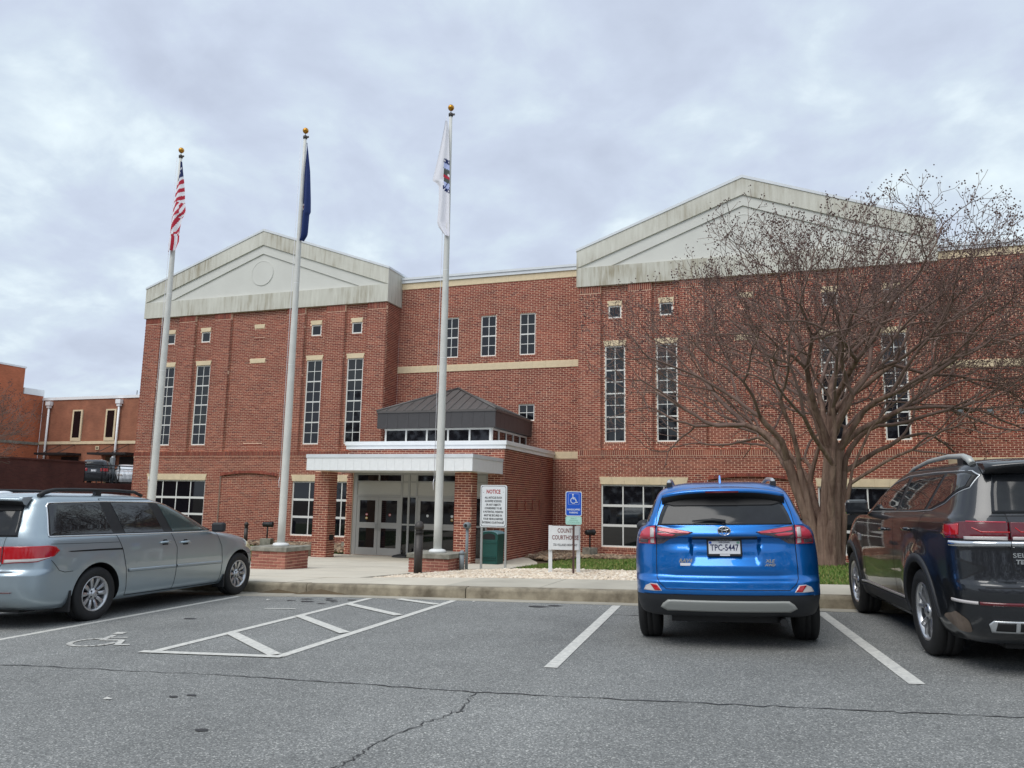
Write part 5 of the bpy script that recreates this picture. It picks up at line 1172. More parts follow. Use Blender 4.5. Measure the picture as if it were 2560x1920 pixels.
for sg in (-1, 1):
    dl = [(-.86,1.50),(-.86,1.60),(-.80,1.638),(0,1.655),(.8,1.652),(1.25,1.60),(1.75,1.475),(2.15,1.33),(2.22,1.285),(.2,1.300),(-.25,1.315),(-.55,1.375)]
    pm(B.patch('side', dl, .004, 22, 44, sg, skirt=.008), 'window_surround', 'black_plastic')
    pm(B.strip('side', [(2.22,1.282),(.2,1.297),(-.25,1.311),(-.56,1.371),(-.868,1.498),(-.868,1.60),(-.80,1.642),(0,1.659),(.8,1.656),(1.25,1.604),(1.75,1.479),(2.2,1.31)], .007, sg=sg, n=8, thick=.005), 'chrome_strip', 'chrome_satin')
    pm(B.patch('side', [(-.83,1.515),(-.83,1.60),(-.78,1.622),(-.42,1.632),(-.15,1.318),(-.24,1.33),(-.53,1.39)], .0075, 12, 14, sg, skirt=0), 'side_window', 'car_glass')
    pm(B.patch('side', [(-.06,1.313),(-.34,1.632),(.62,1.634),(.80,1.305)], .0075, 12, 16, sg, skirt=0), 'side_window', 'car_glass')
    pm(B.patch('side', [(.90,1.303),(.73,1.63),(.82,1.630),(1.24,1.578),(1.73,1.455),(2.06,1.335),(2.06,1.292)], .0075, 12, 20, sg, skirt=0), 'side_window', 'car_glass')
    pm(B.strip('side', [(-.36,1.64),(-.10,1.31),(.05,1.0),(.36,.70),(.44,.40)], .008, sg=sg), 'panel_gap', 'seam'); pm(B.strip('side', [(.70,1.645),(.86,1.30),(.90,.9),(.90,.40)], .008, sg=sg), 'panel_gap', 'seam')
    pm(B.strip('side', [(2.2,1.27),(2.28,.95),(2.30,.40)], .008, sg=sg), 'panel_gap', 'seam')
    # wheel-arch cladding and sill
    for wy in (0, 2.98):
        arc = [(wy+(AW+.085)*math.cos(R_(a)), max(.30, AW+.02+(AW+.085)*math.sin(R_(a)))) for a in range(-8, 190, 9)]
        pm(B.strip('side', arc, .075, sg=sg, n=2, thick=.012), 'arch_cladding', 'cladding')
    pm(B.patch('side', [(.46,.30),(2.50,.30),(2.48,.42),(.50,.42)], .010, 6, 30, sg), 'sill_cladding', 'cladding'); pm(B.strip('side', [(.52,.445),(2.46,.445)], .022, sg=sg, n=24, thick=.014), 'sill_trim', 'chrome_satin')
    for hy, hz in ((.33,1.125),(1.22,1.10)):
        p = B.pt('side', hy, hz, sg, .0); h = MB(); h.tube([(p.x-.005*sg, hy-.11, hz), (p.x+.026*sg, hy-.09, hz+.002), (p.x+.03*sg, hy, hz+.003), (p.x+.026*sg, hy+.09, hz+.002), (p.x-.005*sg, hy+.11, hz)], [.012,.018,.018,.018,.012], 8); h.build('door_handle', 'paint_black', at)
    mm = MB(); mm.box(-.125,.125,-.05,.08,-.09,.09); mo = mm.build('mirror', 'paint_black', at, loc=(sg*1.075, 2.08, 1.335), bevel=.035)
    mm = MB(); mm.box(-.13, .0, -.03, .04, -.06, -.02); mm.build('mirror_arm', 'black_plastic', mo).scale = (sg, 1, 1)
    rl = MB(); rl.tube([(sg*.69,-.74,1.70),(sg*.695,-.68,1.745),(sg*.70,-.58,1.775),(sg*.705,-.2,1.795),(sg*.705,.4,1.785),(sg*.70,.95,1.735),(sg*.69,1.25,1.675)], [.030,.032,.026,.022,.022,.020,.014], 8); rl.build('roof_rail', 'silver_plastic', at)
    rl = MB(); rl.box(sg*.70-.018, sg*.70+.018, -.60, -.46, 1.70, 1.765); rl.build('rail_foot', 'black_plastic', at)
    # tail lamps
    l1 = pm(B.patch('phi', [(1.0,1.215),(1.45,1.225),(1.98,1.20),(2.02,1.12),(1.98,1.085),(1.0,1.075)], .012, 12, 20, sg), 'tail_lamp', 'lamp_red_dark')
    pm(B.patch('phi', [(1.62,1.205),(1.97,1.19),(2.0,1.12),(1.90,1.10),(1.64,1.115)], .016, 8, 8, sg, skirt=.004), 'lamp_red', 'lamp_red', l1)
    pm(B.patch('phi', [(1.02,1.103),(1.55,1.108),(1.55,1.078),(1.02,1.074)], .016, 4, 12, sg, skirt=.004), 'lamp_clear', 'lamp_clear', l1)
    pm(B.strip('phi', [(1.0,1.135),(1.30,1.137),(1.42,1.17)], .012, sg=sg, n=6, thick=.018), 'lamp_strip', 'lamp_red', l1); pm(B.strip('phi', [(1.02,1.213),(1.5,1.22)], .010, sg=sg, n=6, thick=.018), 'lamp_strip', 'lamp_red_pale', l1)
    l2 = pm(B.patch('phi', [(.62,1.11),(.70,1.21),(.985,1.215),(.985,1.075),(.60,1.075)], .012, 10, 14, sg), 'tail_lamp', 'lamp_red_dark')
    pm(B.patch('phi', [(.62,1.102),(.97,1.103),(.97,1.077),(.60,1.077)], .016, 4, 10, sg, skirt=.004), 'lamp_clear', 'lamp_clear', l2); pm(B.strip('phi', [(.72,1.135),(.87,1.137),(.93,1.17)], .012, sg=sg, n=6, thick=.018), 'lamp_strip', 'lamp_red', l2)
    pm(B.strip('phi', [(0.0,1.045),(.985,1.045)], .042, sg=sg, n=20, thick=.022), 'chrome_strip', 'chrome'); pm(B.strip('phi', [(1.0,1.045),(1.85,1.045)], .042, sg=sg, n=20, thick=.022), 'chrome_strip', 'chrome')
    pm(B.strip('phi', [(.97,1.62),(.985,1.40),(.992,1.24),(.992,1.02),(.975,.85),(.80,.765),(.0,.760)], .009, sg=sg, n=10), 'panel_gap', 'seam')
    pm(B.strip('phi', [(0,.705),(1.35,.705)], .008, sg=sg, n=20), 'panel_gap', 'seam')
    pm(B.strip('phi', [(0,.575),(1.45,.580)], .026, sg=sg, n=24, thick=.010), 'reflector', 'lamp_red_dark'); pm(B.strip('phi', [(1.47,.581),(1.98,.585)], .024, sg=sg, n=8, thick=.010), 'reflector', 'lamp_clear')
    ex = pm(B.patch('phi', [(.70,.455),(1.30,.455),(1.36,.425),(1.33,.365),(.86,.365),(.68,.435)], .018, 8, 18, sg), 'exhaust_trim', 'chrome_satin')
    pm(B.patch('phi', [(.76,.443),(1.02,.443),(1.02,.380),(.89,.380),(.75,.432)], .022, 6, 8, sg, skirt=.004), 'exhaust_opening', 'black', ex); pm(B.patch('phi', [(1.06,.443),(1.25,.443),(1.28,.38),(1.06,.38)], .022, 6, 8, sg, skirt=.004), 'exhaust_opening', 'black', ex)
    pm(B.patch('phi', [(1.62,.33),(2.0,.33),(2.06,.44),(1.95,.50),(1.66,.44)], .003, 8, 12, sg, rnd=2, skirt=0), 'mud_stain', 'mud')
    pm(B.patch('side', [(2.42,1.0),(2.60,1.02),(2.58,.93),(2.44,.93)], .006, 5, 6, sg), 'fender_badge', 'chrome_satin')
rg = pm(B.patch('rear', [(-.68,1.285),(.68,1.285),(.65,1.45),(.60,1.62),(-.60,1.62),(-.65,1.45)], .006, 14, 28), 'rear_window', 'car_glass_rear')
pm(B.strip('rear', [(-.70,1.265),(.70,1.265)], .006, n=24), 'panel_gap', 'seam')
s_ = MB(); n = 20; rows = []
for k in range(n+1):
    x = -.68+1.36*k/n; q = abs(x)/.68; ye = -1.11+.13*q**2.5; zt = 1.690-.03*q**3
    rows.append([(x,-.80,1.735-.03*q**3),(x,-.95,1.725-.03*q**3),(x,ye+.02,zt+.015),(x,ye,zt),(x,ye+.015,zt-.02),(x,-.98,1.63),(x,-.93,1.61)])
for k in range(n):
    for j in range(6): s_.quad(rows[k][j], rows[k+1][j], rows[k+1][j+1], rows[k][j+1], 0 if j < 4 else 1, True)
s_.poly(rows[0]); s_.poly(list(reversed(rows[-1]))); s_.build('spoiler', ['paint_black','black_plastic'], at)
xt = -.49
text('SEL V6', .048, 'chrome', at, (xt, B.pt('rear',xt,.955,1,.006).y, .955), sx=1.35, depth=.004, bold=.0008, rot=(math.pi/2,0,-.05)); text('TERRY', .046, 'chrome', at, (xt, B.pt('rear',xt,.905,1,.006).y, .905), sx=1.15, depth=.004, bold=.002, rot=(math.pi/2,0,-.05), shear=.15)
pl = MB(); pl.box(-.16,.16,-1.165,-1.15,.84,1.0); pl.build('licence_plate', 'plate_white', at)
# ================================================================== FLAGPOLES, FLAGS, PLANTERS
mat('flag_red', srgb(178,34,58), .85); mat('flag_white', srgb(226,226,232), .85); mat('flag_navy', srgb(30,44,92), .85); mat('flag_blue', srgb(24,46,100), .85); mat('flag_grey', srgb(74,82,78), .85); mat('flag_pale', srgb(176,188,226), .85)
pbs = MB(); pbs.box(0,1,0,1,0,1); pbo = pbs.build('seed', 'brick_planter'); PBM = pbo.data; bpy.data.objects.remove(pbo)
def planter(x, y, label):
    g = ter(x, y-.45)-.03; top = .97; w2 = .46; r = empty('brick_pedestal', (x, y, g)); tag(r, label, 'pedestal', 'brick flagpole bases')
    h = top-g-.10
    m = MB(); m.box(-w2+.012, w2-.012, -w2+.012, w2-.012, -.05, h); core = m.build('core', 'mortar', r)
    n = max(3, round(h/.0677)); ch = h/n
    for i in range(n):
        for (fx, fy, ln, ax) in ((-w2,-w2,2*w2,0), (w2-.09,-w2+.09,2*w2-.09,1), (-w2,-w2+.09,2*w2-.09,1)):
            off = .1 if i % 2 else .203; cuts = [0]+[c for c in np.arange(off, ln-.03, .203)]+[ln]
            for a, b in zip(cuts[:-1], cuts[1:]):
                o = bpy.data.objects.new('brick', PBM); COL.objects.link(o); o.parent = r; j = rng.gauss(0, .001)
                a2, b2 = a+(.007 if a > 0 else 0), b-(.007 if b < ln else 0)
                if ax == 0: o.location = (fx+a2, fy+j, i*ch+.007); o.scale = (b2-a2, .09, ch-.014)
                else: o.location = (fx+j, fy+a2, i*ch+.007); o.scale = (.09, b2-a2, ch-.014)
    m = MB(); m.box(-w2-.04, w2+.04, -w2-.04, w2+.04, h, h+.10); m.build('cap_stone', 'concrete_cap', r, bevel=.012)
    return top
PX = [(-15.05, 15.9), (-11.14, 15.9), (-7.12, 15.9)]
labs = ['brick planter base with stone cap under the pole of the stars and stripes flag', 'brick planter base with stone cap under the pole of the dark blue flag', 'brick planter base with stone cap behind the dark bollard']
plab = ['tall tapered white flagpole flying the stars and stripes', 'tall tapered white flagpole flying the dark blue flag', 'tall tapered white flagpole flying the white flag']
for (x, y), la, pb in zip(PX, labs, plab):
    t = planter(x, y, la); H = 11.24-t
    r = empty('flagpole', (x, y, t)); tag(r, pb, 'flagpole', 'flagpoles in front of the courthouse')
    m = MB(); m.lathe([(.090,0),(.090,.6),(.088,3.0),(.076,5.5),(.060,7.6),(.046,9.2),(.037,H-.10)], 24, cap=True); m.build('shaft', 'pole_paint', r)
    m = MB(); m.lathe([(.19,0),(.19,.035),(.17,.06),(.12,.075),(.092,.08)], 28); m.build('collar', 'pole_base', r)
    m = MB(); m.lathe([(.05,H-.12),(.055,H-.09),(.055,H-.05),(.03,H-.03),(.008,H-.02),(.008,H+.05)], 16); m.box(-.02, .10, -.015, .015, H-.10, H-.06); m.build('truck', 'bronze', r)
    m = MB(); m.lathe([(.012,-.075),(.045,-.062),(.068,-.03),(.076,0),(.068,.03),(.045,.062),(.012,.075)], 20, (0,0,H+.10)); m.build('ball_finial', 'gold', r)
    m = MB(); m.tube([(-.10,-.03,H-.10),(-.115,-.03,6),(-.12,-.03,1.6)], .006, 5); m.tube([(-.12,-.03,1.6),(-.14,-.03,1.5),(-.12,-.03,1.35)], .008, 5); m.build('halyard', 'flag_white', r)
    for zz in (H*.42, H*.62): m = MB(); m.lathe([(.081 if zz < 5.5 else .070,-.008),(.083 if zz < 5.5 else .072,0),(.081 if zz < 5.5 else .070,.008)], 24, (0,0,zz), cap=False); m.build('joint_ring', 'pole_base', r)

def hanging(name, loc, nu, nv, shape, colour, mats, label, smooth=True):
    """limp cloth: shape(u, v) -> (x, y, z); colour(u, v) -> material index"""
    m = MB(); 
    for j in range(nv+1):
        for i in range(nu+1): m.v.append(shape(i/nu, j/nv))
    for j in range(nv):
        for i in range(nu):
            a = j*(nu+1)+i; m.f.append((a, a+1, a+nu+2, a+nu+1)); m.m.append(colour((i+.5)/nu, (j+.5)/nv)); m.sm.append(smooth)
    o = m.build(name, mats, None, loc, fix=False); return tag(o, label, 'flag', 'flags hanging limp from the poles')
def lerp_table(v, tab):
    xs_ = [t[0] for t in tab]; return [float(np.interp(v, xs_, [t[k] for t in tab])) for k in range(1, len(tab[0]))]
# stars and stripes: gathered cloth, 1.75 m drop.  px: m per photo px about .0089
us = [(0,.05,.07),(.10,.04,.10),(.20,.02,.135),(.30,-.005,.16),(.42,-.03,.18),(.50,-.035,.20),(.555,-.04,.215),(.60,-.045,.15),(.75,-.055,.125),(.82,-.05,.14),(.92,-.065,.15),(1,-.045,.10)]
def us_shape(u, v):
    a, b = lerp_table(v, us); x = (a+(b-a)*u)*1.75+.03; f = .035*math.sin(u*7+v*3)*(.3+v)
    return (x, -.10+f-.04*math.sin(u*3.1), -2.50*v - .10*u*(1 if v < .8 else -0.6)*min(v*4, 1))
def us_col(u, v):
    if v+.07*u < .215: return 2 if not (int(v*44+u*1.5) % 2 == 0 and int(u*6+v*26) % 3 == 0 and v > .035) else 1
    if v < .44: k = (v+.09*u-.215)*23
    elif v < .60: k = ((v-.62*(0.8-u)*.28) if u < .62 else (v+.30*(u-.62)))*19
    elif v < .82: k = (v+.30*u)*11.5
    else: k = (v*.25-u*1.0+4)*5.2
    return 1 if int(k) % 2 == 0 else 0
hanging('flag', (PX[0][0], PX[0][1], 10.95), 26, 130, us_shape, us_col, ['flag_red','flag_white','flag_navy'], 'stars and stripes flag of red and white bars hanging limp')
va = [(0,.05,.055),(.10,.045,.085),(.30,.03,.13),(.60,.025,.165),(.72,.02,.175),(.745,.02,.155),(.92,.02,.15),(.95,.02,.145),(1,.02,.09)]
def va_shape(u, v):
    a, b = lerp_table(v, va); x = (a+(b-a)*u)*1.75+.0; return (x, -.03+.05*math.sin(u*7+v*2)*(.3+v)-.03*u, -2.58*v)
def va_col(u, v):
    if .62 < v < .68 and u < .30: return 1 if (v < .635 or v > .665 or u > .2) else 2
    return 0
hanging('flag', (PX[1][0], PX[1][1], 10.98), 20, 90, va_shape, va_col, ['flag_blue','flag_white','ink_brown'], 'dark blue flag hanging in a narrow fold, a pale seal half hidden')
wh = [(0,-.05,-.03),(.06,-.062,-.01),(.20,-.105,.005),(.35,-.155,.02),(.50,-.215,.03),(.515,-.215,.03),(.535,-.16,.032),(.57,-.12,.036),(.70,-.115,.045),(.88,-.125,.055),(.92,-.10,.06),(1,.0,.065)]
def wh_shape(u, v):
    a, b = lerp_table(v, wh); x = (a+(b-a)*u)*1.75; return (x, -.085+.03*math.sin(u*8+v*3)*(.3+v)-.03*(1-u), -2.85*v)
def wh_col(u, v):
    a, b = lerp_table(v, wh); x = a+(b-a)*u
    if x < -.055 or not (.33 < v < .64): return 0
    d = (v-.485)+.55*(x-.0)
    if u > .55 or x > -.035:
        e_ = v-.12*(x+.03)/.08*.25
        if .335 < e_ < .375: return 1 if not (int((x+.1)*60) % 3 == 0 and .348 < e_ < .362) else 0
        if .375 <= e_ < .42: return 4
        if .42 <= e_ < .455: return 3
        if .455 <= e_ < .475: return 0 if x > 0 else 3
        if .475 <= e_ < .50: return 2
        if .50 <= e_ < .535: return 3
        if .535 <= e_ < .585: return 4 if not (int((x+.1)*90+e_*50) % 5 == 0) else 1
        if .585 <= e_ < .615: return 1 if not (int((x+.1)*55) % 3 == 0 and .593 < e_ < .607) else 0
    elif x > -.052 and (.335 < v < .36 or .57 < v < .60): return 1
    return 0
hanging('flag', (PX[2][0], PX[2][1], 10.98), 30, 120, wh_shape, wh_col, ['flag_white','flag_navy','flag_red','flag_grey','flag_pale'], 'white flag with a round navy seal hanging limp')

# ================================================================== SIGNS AND STREET FURNITURE
def at_(x, y): return ter(x, y)
# bollard
def bollard(x, y, label, h=1.02, r=.085, group='dark bollard lights'):
    o = empty('bollard', (x, y, at_(x, y)-.03)); tag(o, label, 'bollard', group)
    m = MB(); m.lathe([(r,0),(r,h-.24)], 24); m.build('post', 'bronze', o)
    m = MB(); m.lathe([(r*1.12,h-.12),(r*1.12,h-.06),(r*1.0,h-.02),(r*.7,h+.02),(r*.25,h+.04)], 24); m.build('dome', 'bronze', o)
    m = MB(); m.lathe([(r*.8,h-.24),(r*.8,h-.12)], 20); m.build('lens', 'black', o)
    for k in range(4):
        m = MB(); m.lathe([(r*1.05,0),(r*1.05,.012)], 24, (0,0,h-.228+.029*k)); m.build('louvre', 'bronze', o)
bollard(-6.93, 14.55, 'dark bronze bollard light standing in the gravel before the flagpole base')
bollard(-22.6, 29.6, 'dark bronze bollard light against the wall beside the floodlight', .95)
# notice sign
def post_box(o, x, z0, z1, mt='steel', w=.045, name='post'):
    m = MB(); m.box(x-w/2, x+w/2, -.005, .035, z0, z1); return m.build(name, mt, o)
nx_, ny_ = -6.06, 16.52; nz_ = at_(nx_, ny_)
ns = empty('notice_sign', (nx_, ny_, nz_), R_(3)); tag(ns, 'white metal sign headed NOTICE in red on two steel posts', 'sign')
for sx_ in (-.27, .29): post_box(ns, sx_, -.1, 1.80)
def plate(o, w, h, z, mt, name='panel', r=.04, y=-.012, t=.004):
    pts = []
    for cx_, cz, a0 in ((w/2-r, z-h/2+r, -90), (w/2-r, z+h/2-r, 0), (-w/2+r, z+h/2-r, 90), (-w/2+r, z-h/2+r, 180)):
        for k in range(5): a = R_(a0+22.5*k); pts.append((cx_+r*math.cos(a), cz+r*math.sin(a)))
    m = MB(); m.prism(pts, y-t/2, y+t/2); return m.build(name, mt, o)
plate(ns, .615, .93, 1.36, 'sign_white'); b1 = plate(ns, .575, .89, 1.36, 'ink_black', 'border', y=-.0155, t=.002); plate(ns, .555, .87, 1.36, 'sign_white', 'panel_face', y=-.0175, t=.002)
TX = ['ALL ARTICLES SUCH', 'AS KNIVES SCISSORS', 'OR ANY OBJECTS', 'CONSIDERED TO BE', 'A POTENTIAL WEAPON', 'MUST BE SECURED IN', 'YOUR VEHICLE BEFORE', 'ENTERING COURTHOUSE']
text('NOTICE', .125, 'ink_red', ns, (-.005, -.0195, 1.675), sx=.72, bold=.003)
for i, t in enumerate(TX): text(t, .062, 'ink_black', ns, (-.005, -.0195, 1.545-.0785*i), sx=.70, bold=.0016)
for bx_, bz in ((-.235,1.66),(.235,1.67),(-.245,1.03),(.245,1.03)): m = MB(); m.lathe([(.007,-.022),(.007,-.017)], 8, (bx_,0,bz), axis='y'); m.build('bolt', 'ink_black', ns)
# courthouse sign board
cx0, cy0 = -3.915, 14.63; cs = empty('courthouse_sign', (cx0, cy0, at_(cx0, cy0)), R_(12)); tag(cs, 'white painted board lettered COUNTY COURTHOUSE on two white posts', 'sign')
for sx_ in (-.265, .265): m = MB(); m.box(sx_-.035, sx_+.035, -.03, .03, -.12, .86); m.build('post', 'sign_board', cs)
m = MB(); m.box(-.245, .28, -.075, -.035, .41, .855); m.build('board', 'sign_board', cs); m = MB(); m.box(-.30, -.247, -.07, -.03, .405, .86); m.build('edge_board', 'sign_board', cs)
text('COUNTY', .115, 'ink_brown', cs, (.03, -.0765, .765), sx=.66, bold=.002); text('COURTHOUSE', .115, 'ink_brown', cs, (.02, -.0765, .635), sx=.66, bold=.002); text('732 VILLAGE HIGHWAY', .06, 'ink_black', cs, (.02, -.0765, .50), sx=.72, bold=.0006)
# accessible-parking sign
hx, hy = -3.665, 14.35; hs = empty('parking_sign', (hx, hy, at_(hx, hy)), R_(12)); tag(hs, 'blue HANDICAPPED PARKING sign with mint plate below on a brown post', 'sign')
m = MB(); m.box(-.02, .02, .0, .03, -.1, 1.50); m.build('post', 'post_brown', hs)
plate(hs, .305, .457, 1.265, 'sign_white', r=.03, y=-.008); plate(hs, .280, .432, 1.265, 'sign_blue', 'panel_face', r=.025, y=-.0115, t=.002)
plate(hs, .205, .205, 1.35, 'sign_white', 'border', r=.015, y=-.0135, t=.0015); plate(hs, .198, .198, 1.35, 'sign_blue', 'panel_face', r=.013, y=-.0150, t=.0015)
text('HANDICAPPED', .045, 'sign_white', hs, (0, -.0135, 1.155), sx=.80, bold=.001); text('PARKING', .045, 'sign_white', hs, (0, -.0135, 1.10), sx=.85, bold=.001)
m = MB(); yq = -.0165
def flat(pts, wd):
    P = [Vector(p) for p in pts]
    for a, b in zip(P[:-1], P[1:]):
        d = (b-a).normalized(); n_ = Vector((-d.y, d.x))*wd/2; a2, b2 = a-d*wd*.3, b+d*wd*.3
        m.quad((a2.x-n_.x,yq,a2.y-n_.y),(b2.x-n_.x,yq,b2.y-n_.y),(b2.x+n_.x,yq,b2.y+n_.y),(a2.x+n_.x,yq,a2.y+n_.y))
flat([(.052*math.cos(R_(a))-.004, 1.325+.052*math.sin(R_(a))) for a in range(110, 375, 20)], .013); flat([(-.015,1.405),(-.012,1.355),(.03,1.355),(.052,1.288),(.072,1.295)], .014); flat([(-.012,1.378),(.025,1.378)], .010); flat([(-.016,1.425),(-.016,1.437)], .024)
m.build('wheelchair_symbol', 'sign_white', hs, fix=False)
plate(hs, .30, .155, .955, 'sign_mint', 'lower_panel', r=.03, y=-.008); plate(hs, .27, .125, .955, 'ink_green', 'border', r=.02, y=-.0112, t=.0015); plate(hs, .264, .119, .955, 'sign_mint', 'panel_face', r=.018, y=-.0128, t=.0015)
for i, t in enumerate(['PENALTY', '$100-500 FINE', 'TOW AWAY ZONE']): text(t, .032, 'ink_green', hs, (0, -.0142, .992-.036*i), sx=.8)
# litter bin
bx_, by_ = -9.16, 24.95; lb = empty('litter_bin', (bx_, by_, at_(bx_, by_)), R_(-4)); tag(lb, 'dark green litter bin with pale hood beside the entrance pillar', 'bin')
def taper_box(m, w0, d0, w1, d1, z0, z1):
    i = len(m.v); m.v += [(-w0,-d0,z0),(w0,-d0,z0),(w0,d0,z0),(-w0,d0,z0),(-w1,-d1,z1),(w1,-d1,z1),(w1,d1,z1),(-w1,d1,z1)]
    for f in ((0,3,2,1),(4,5,6,7),(0,1,5,4),(1,2,6,5),(2,3,7,6),(3,0,4,7)): m.f.append(tuple(i+k for k in f)); m.m.append(0); m.sm.append(False)
m = MB(); taper_box(m, .285, .27, .305, .29, 0, .80); m.build('bin_body', 'bin_green', lb, bevel=.025)
m = MB(); n = 14
pts = [(-.31,.78),(.31,.78)]+[(.31*math.cos(R_(a)), .99+.10*math.sin(R_(a))) for a in range(0, 181, 15)]
m.prism(pts, -.29, .29); hd = m.build('hood', 'bin_green', lb, bevel=.01)
m = MB(); m.prism([(.325*math.cos(R_(a)), 1.0+.105*math.sin(R_(a))) for a in range(0, 181, 12)]+[(.30*math.cos(R_(a)), .985+.095*math.sin(R_(a))) for a in range(180, -1, -12)], -.31, .31); m.build('lid', 'bin_lid', lb)
m = MB(); m.prism([(-.22,.82),(.22,.82)]+[(.22*math.cos(R_(a)), .93+.09*math.sin(R_(a))) for a in range(0, 181, 20)], -.296, -.288); m.build('opening', 'black', hd)
for z0, z1 in ((.70,.735),(.24,.255),(.16,.175)): m = MB(); m.box(-.25, .25, -.312, -.28, z0, z1); m.build('rib', 'bin_green', lb)
# grey conduit posts by the flagpole base
def conduit(x, y, h, r, label):
    o = empty('conduit_post', (x, y, at_(x, y)-.03)); tag(o, label, 'post')
    m = MB(); m.lathe([(r,0),(r,h)], 16); m.build('pipe', 'grey_conduit', o)
    return o
o = conduit(-6.56, 15.95, .36, .055, 'short grey junction post at the corner of the flagpole base'); m = MB(); m.lathe([(.062,.36),(.062,.40),(.03,.44),(.0,.45)], 16); m.build('cap', 'grey_conduit', o)
o = conduit(-6.72, 16.62, .95, .035, 'grey pipe stand with a round lamp head behind the flagpole base'); m = MB(); m.lathe([(.0,-.10),(.07,-.09),(.075,.05),(.0,.07)], 16, (0,0,1.0), axis='y'); m.build('head', 'grey_conduit', o); m = MB(); m.lathe([(.035,-.108),(.035,-.10)], 14, (0,0,1.0), axis='y'); m.build('lens', 'black', o)
# rubber mat stand by the doors
o = empty('sign_base', (-13.05, 26.02, 0)); tag(o, 'low black rubber stanchion base on the floor by the doors', 'stand')
m = MB(); m.lathe([(.40,.0),(.40,.03),(.34,.07),(.18,.11),(.05,.13)], 28); q = m.build('base', 'black_plastic', o); q.scale = (1, .6, 1)
m = MB(); m.lathe([(.03,.12),(.03,.28)], 12); m.build('stem', 'black_plastic', o)
# floodlights
def flood(x, y, label, rz=0.0, block=True):
    o = empty('floodlight', (x, y, at_(x, y)-.03), rz); tag(o, label, 'floodlight', 'ground floodlights')
    if block: m = MB(); m.box(-.23, .23, -.20, .20, 0, .36); m.build('footing', 'concrete_cap', o, bevel=.01)
    m = MB(); m.tube([(0,0,.30),(0,0,.85)], .035, 10); m.build('stem', 'black_plastic', o)
    m = MB(); m.lathe([(.06,-.22),(.10,-.20),(.11,.0),(.11,.16),(.125,.17),(.125,.22),(.09,.23)], 20, (0,0,.95), axis='x'); m.build('lamp_head', 'black_plastic', o)
flood(-20.75, 28.6, 'black cylinder floodlight on a concrete footing beside the blind brick arch', R_(15))
flood(-16.7, 28.4, 'black floodlight in the rocks beside the entrance doors', R_(100))
flood(-7.15, 30.6, 'black floodlight by the wall behind the white courthouse sign', R_(60))
# concrete edging block by the pillar
m = MB(); m.box(-.16,.16,-.25,.25,0,.42); tag(m.build('concrete_block', 'concrete_cap', None, (-16.15, 24.6, -.02), bevel=.02), 'plain concrete block standing at the foot of the entrance pillar', 'block')
# gooseneck lamp on the left flank of the courthouse
m = MB(); gx_ = -24.0-6.78*1.035
m.tube([(gx_+OX,33.0+OY,4.95),(gx_-.35+OX,33.0+OY,5.05),(gx_-.55+OX,33.0+OY,4.95),(gx_-.60+OX,33.0+OY,4.70)], .04, 8); gl_ = m.build('wall_lamp', 'white_metal', CH)
m = MB(); m.lathe([(.30,4.50),(.30,4.55),(.16,4.66),(.06,4.72)], 20, (gx_-.60+OX,33.0+OY,0)); m.build('lamp_shade', 'white_metal', gl_)
# ================================================================== TREES
def gen_tree(seed, stems, env_c, env_r, n_side=3, dens=1.0):
    """bare multi-stemmed tree; coordinates relative to the base. returns (stem tubes, branch tubes, tips)"""
    rr = random.Random(seed); big = []; small = []; tips = []
    def ok(p): return ((p.x-env_c[0])/env_r[0])**2+((p.y-env_c[1])/env_r[1])**2+((p.z-env_c[2])/env_r[2])**2 < 1.0
    cnt = [0]
    LEN = [2.2,1.75,1.5,1.2,.90,.66,.46,.32]
    def rv_(s): return Vector((rr.gauss(0, s), rr.gauss(0, s), rr.gauss(0, s)))
    def grow(p, d, lv, r, L0=None):
        L_ = (L0 or LEN[lv])*rr.uniform(.75, 1.2); n = 5 if lv < 3 else (4 if lv < 5 else 3); pts = [p.copy()]; rad = [r]; r_end = r*(.74 if lv else .70); stop = False
        for k in range(n):
            up = .05 if lv < 2 else (.03 if lv < 4 else .09); ow = Vector((p.x, p.y, 0)); ow = ow/max(ow.length, .3)*(.15 if lv == 1 else (.075 if 2 <= lv < 5 else .02))
            d = (d+rv_(.05 if lv == 0 else (.13 if lv < 3 else .20))+ow+Vector((0,0,up))).normalized(); p = p+d*(L_/n); pts.append(p.copy()); rad.append(r+(r_end-r)*(k+1)/n)
            if lv >= 2 and not ok(p): stop = True; break
            if lv >= 2 and lv < 7 and rr.random() < (.30 if lv < 4 else .42)*dens and n_side:
                a = Vector((rr.gauss(0,1), rr.gauss(0,1), rr.gauss(0,.6))); a = (a-d*a.dot(d)).normalized(); grow(p, (d*.75+a*.75).normalized(), min(7, lv+2), max(.0055, rad[-1]*.45))
        (big if lv < 2 else small).append((pts, rad, 8 if lv < 2 else (6 if lv < 4 else (4 if lv < 5 else 3))))
        if stop or lv >= 7:
            if lv >= 5 or stop: tips.append((p.copy(), d.copy()))
            return
        nch = 3 if (lv in (0, 1, 2) and rr.random() < .5) else 2
        base = rr.uniform(0, 6.28); s0 = d.orthogonal().normalized(); s1 = d.cross(s0)
        for c in range(nch):
            a = base+6.283*c/nch+rr.gauss(0,.3); sp = R_(rr.uniform(20, 40) if lv < 2 else rr.uniform(18, 40)); q = (s0*math.cos(a)+s1*math.sin(a))
            grow(p, (d*math.cos(sp)+q*math.sin(sp)).normalized(), lv+1, max(.006, r_end*rr.uniform(.70, .88)))
    for (bx_, by_, dx_, dy_, dz_, L_, r) in stems: grow(Vector((bx_, by_, 0)), Vector((dx_, dy_, dz_)).normalized(), 0, r, L_)
    return big, small, tips
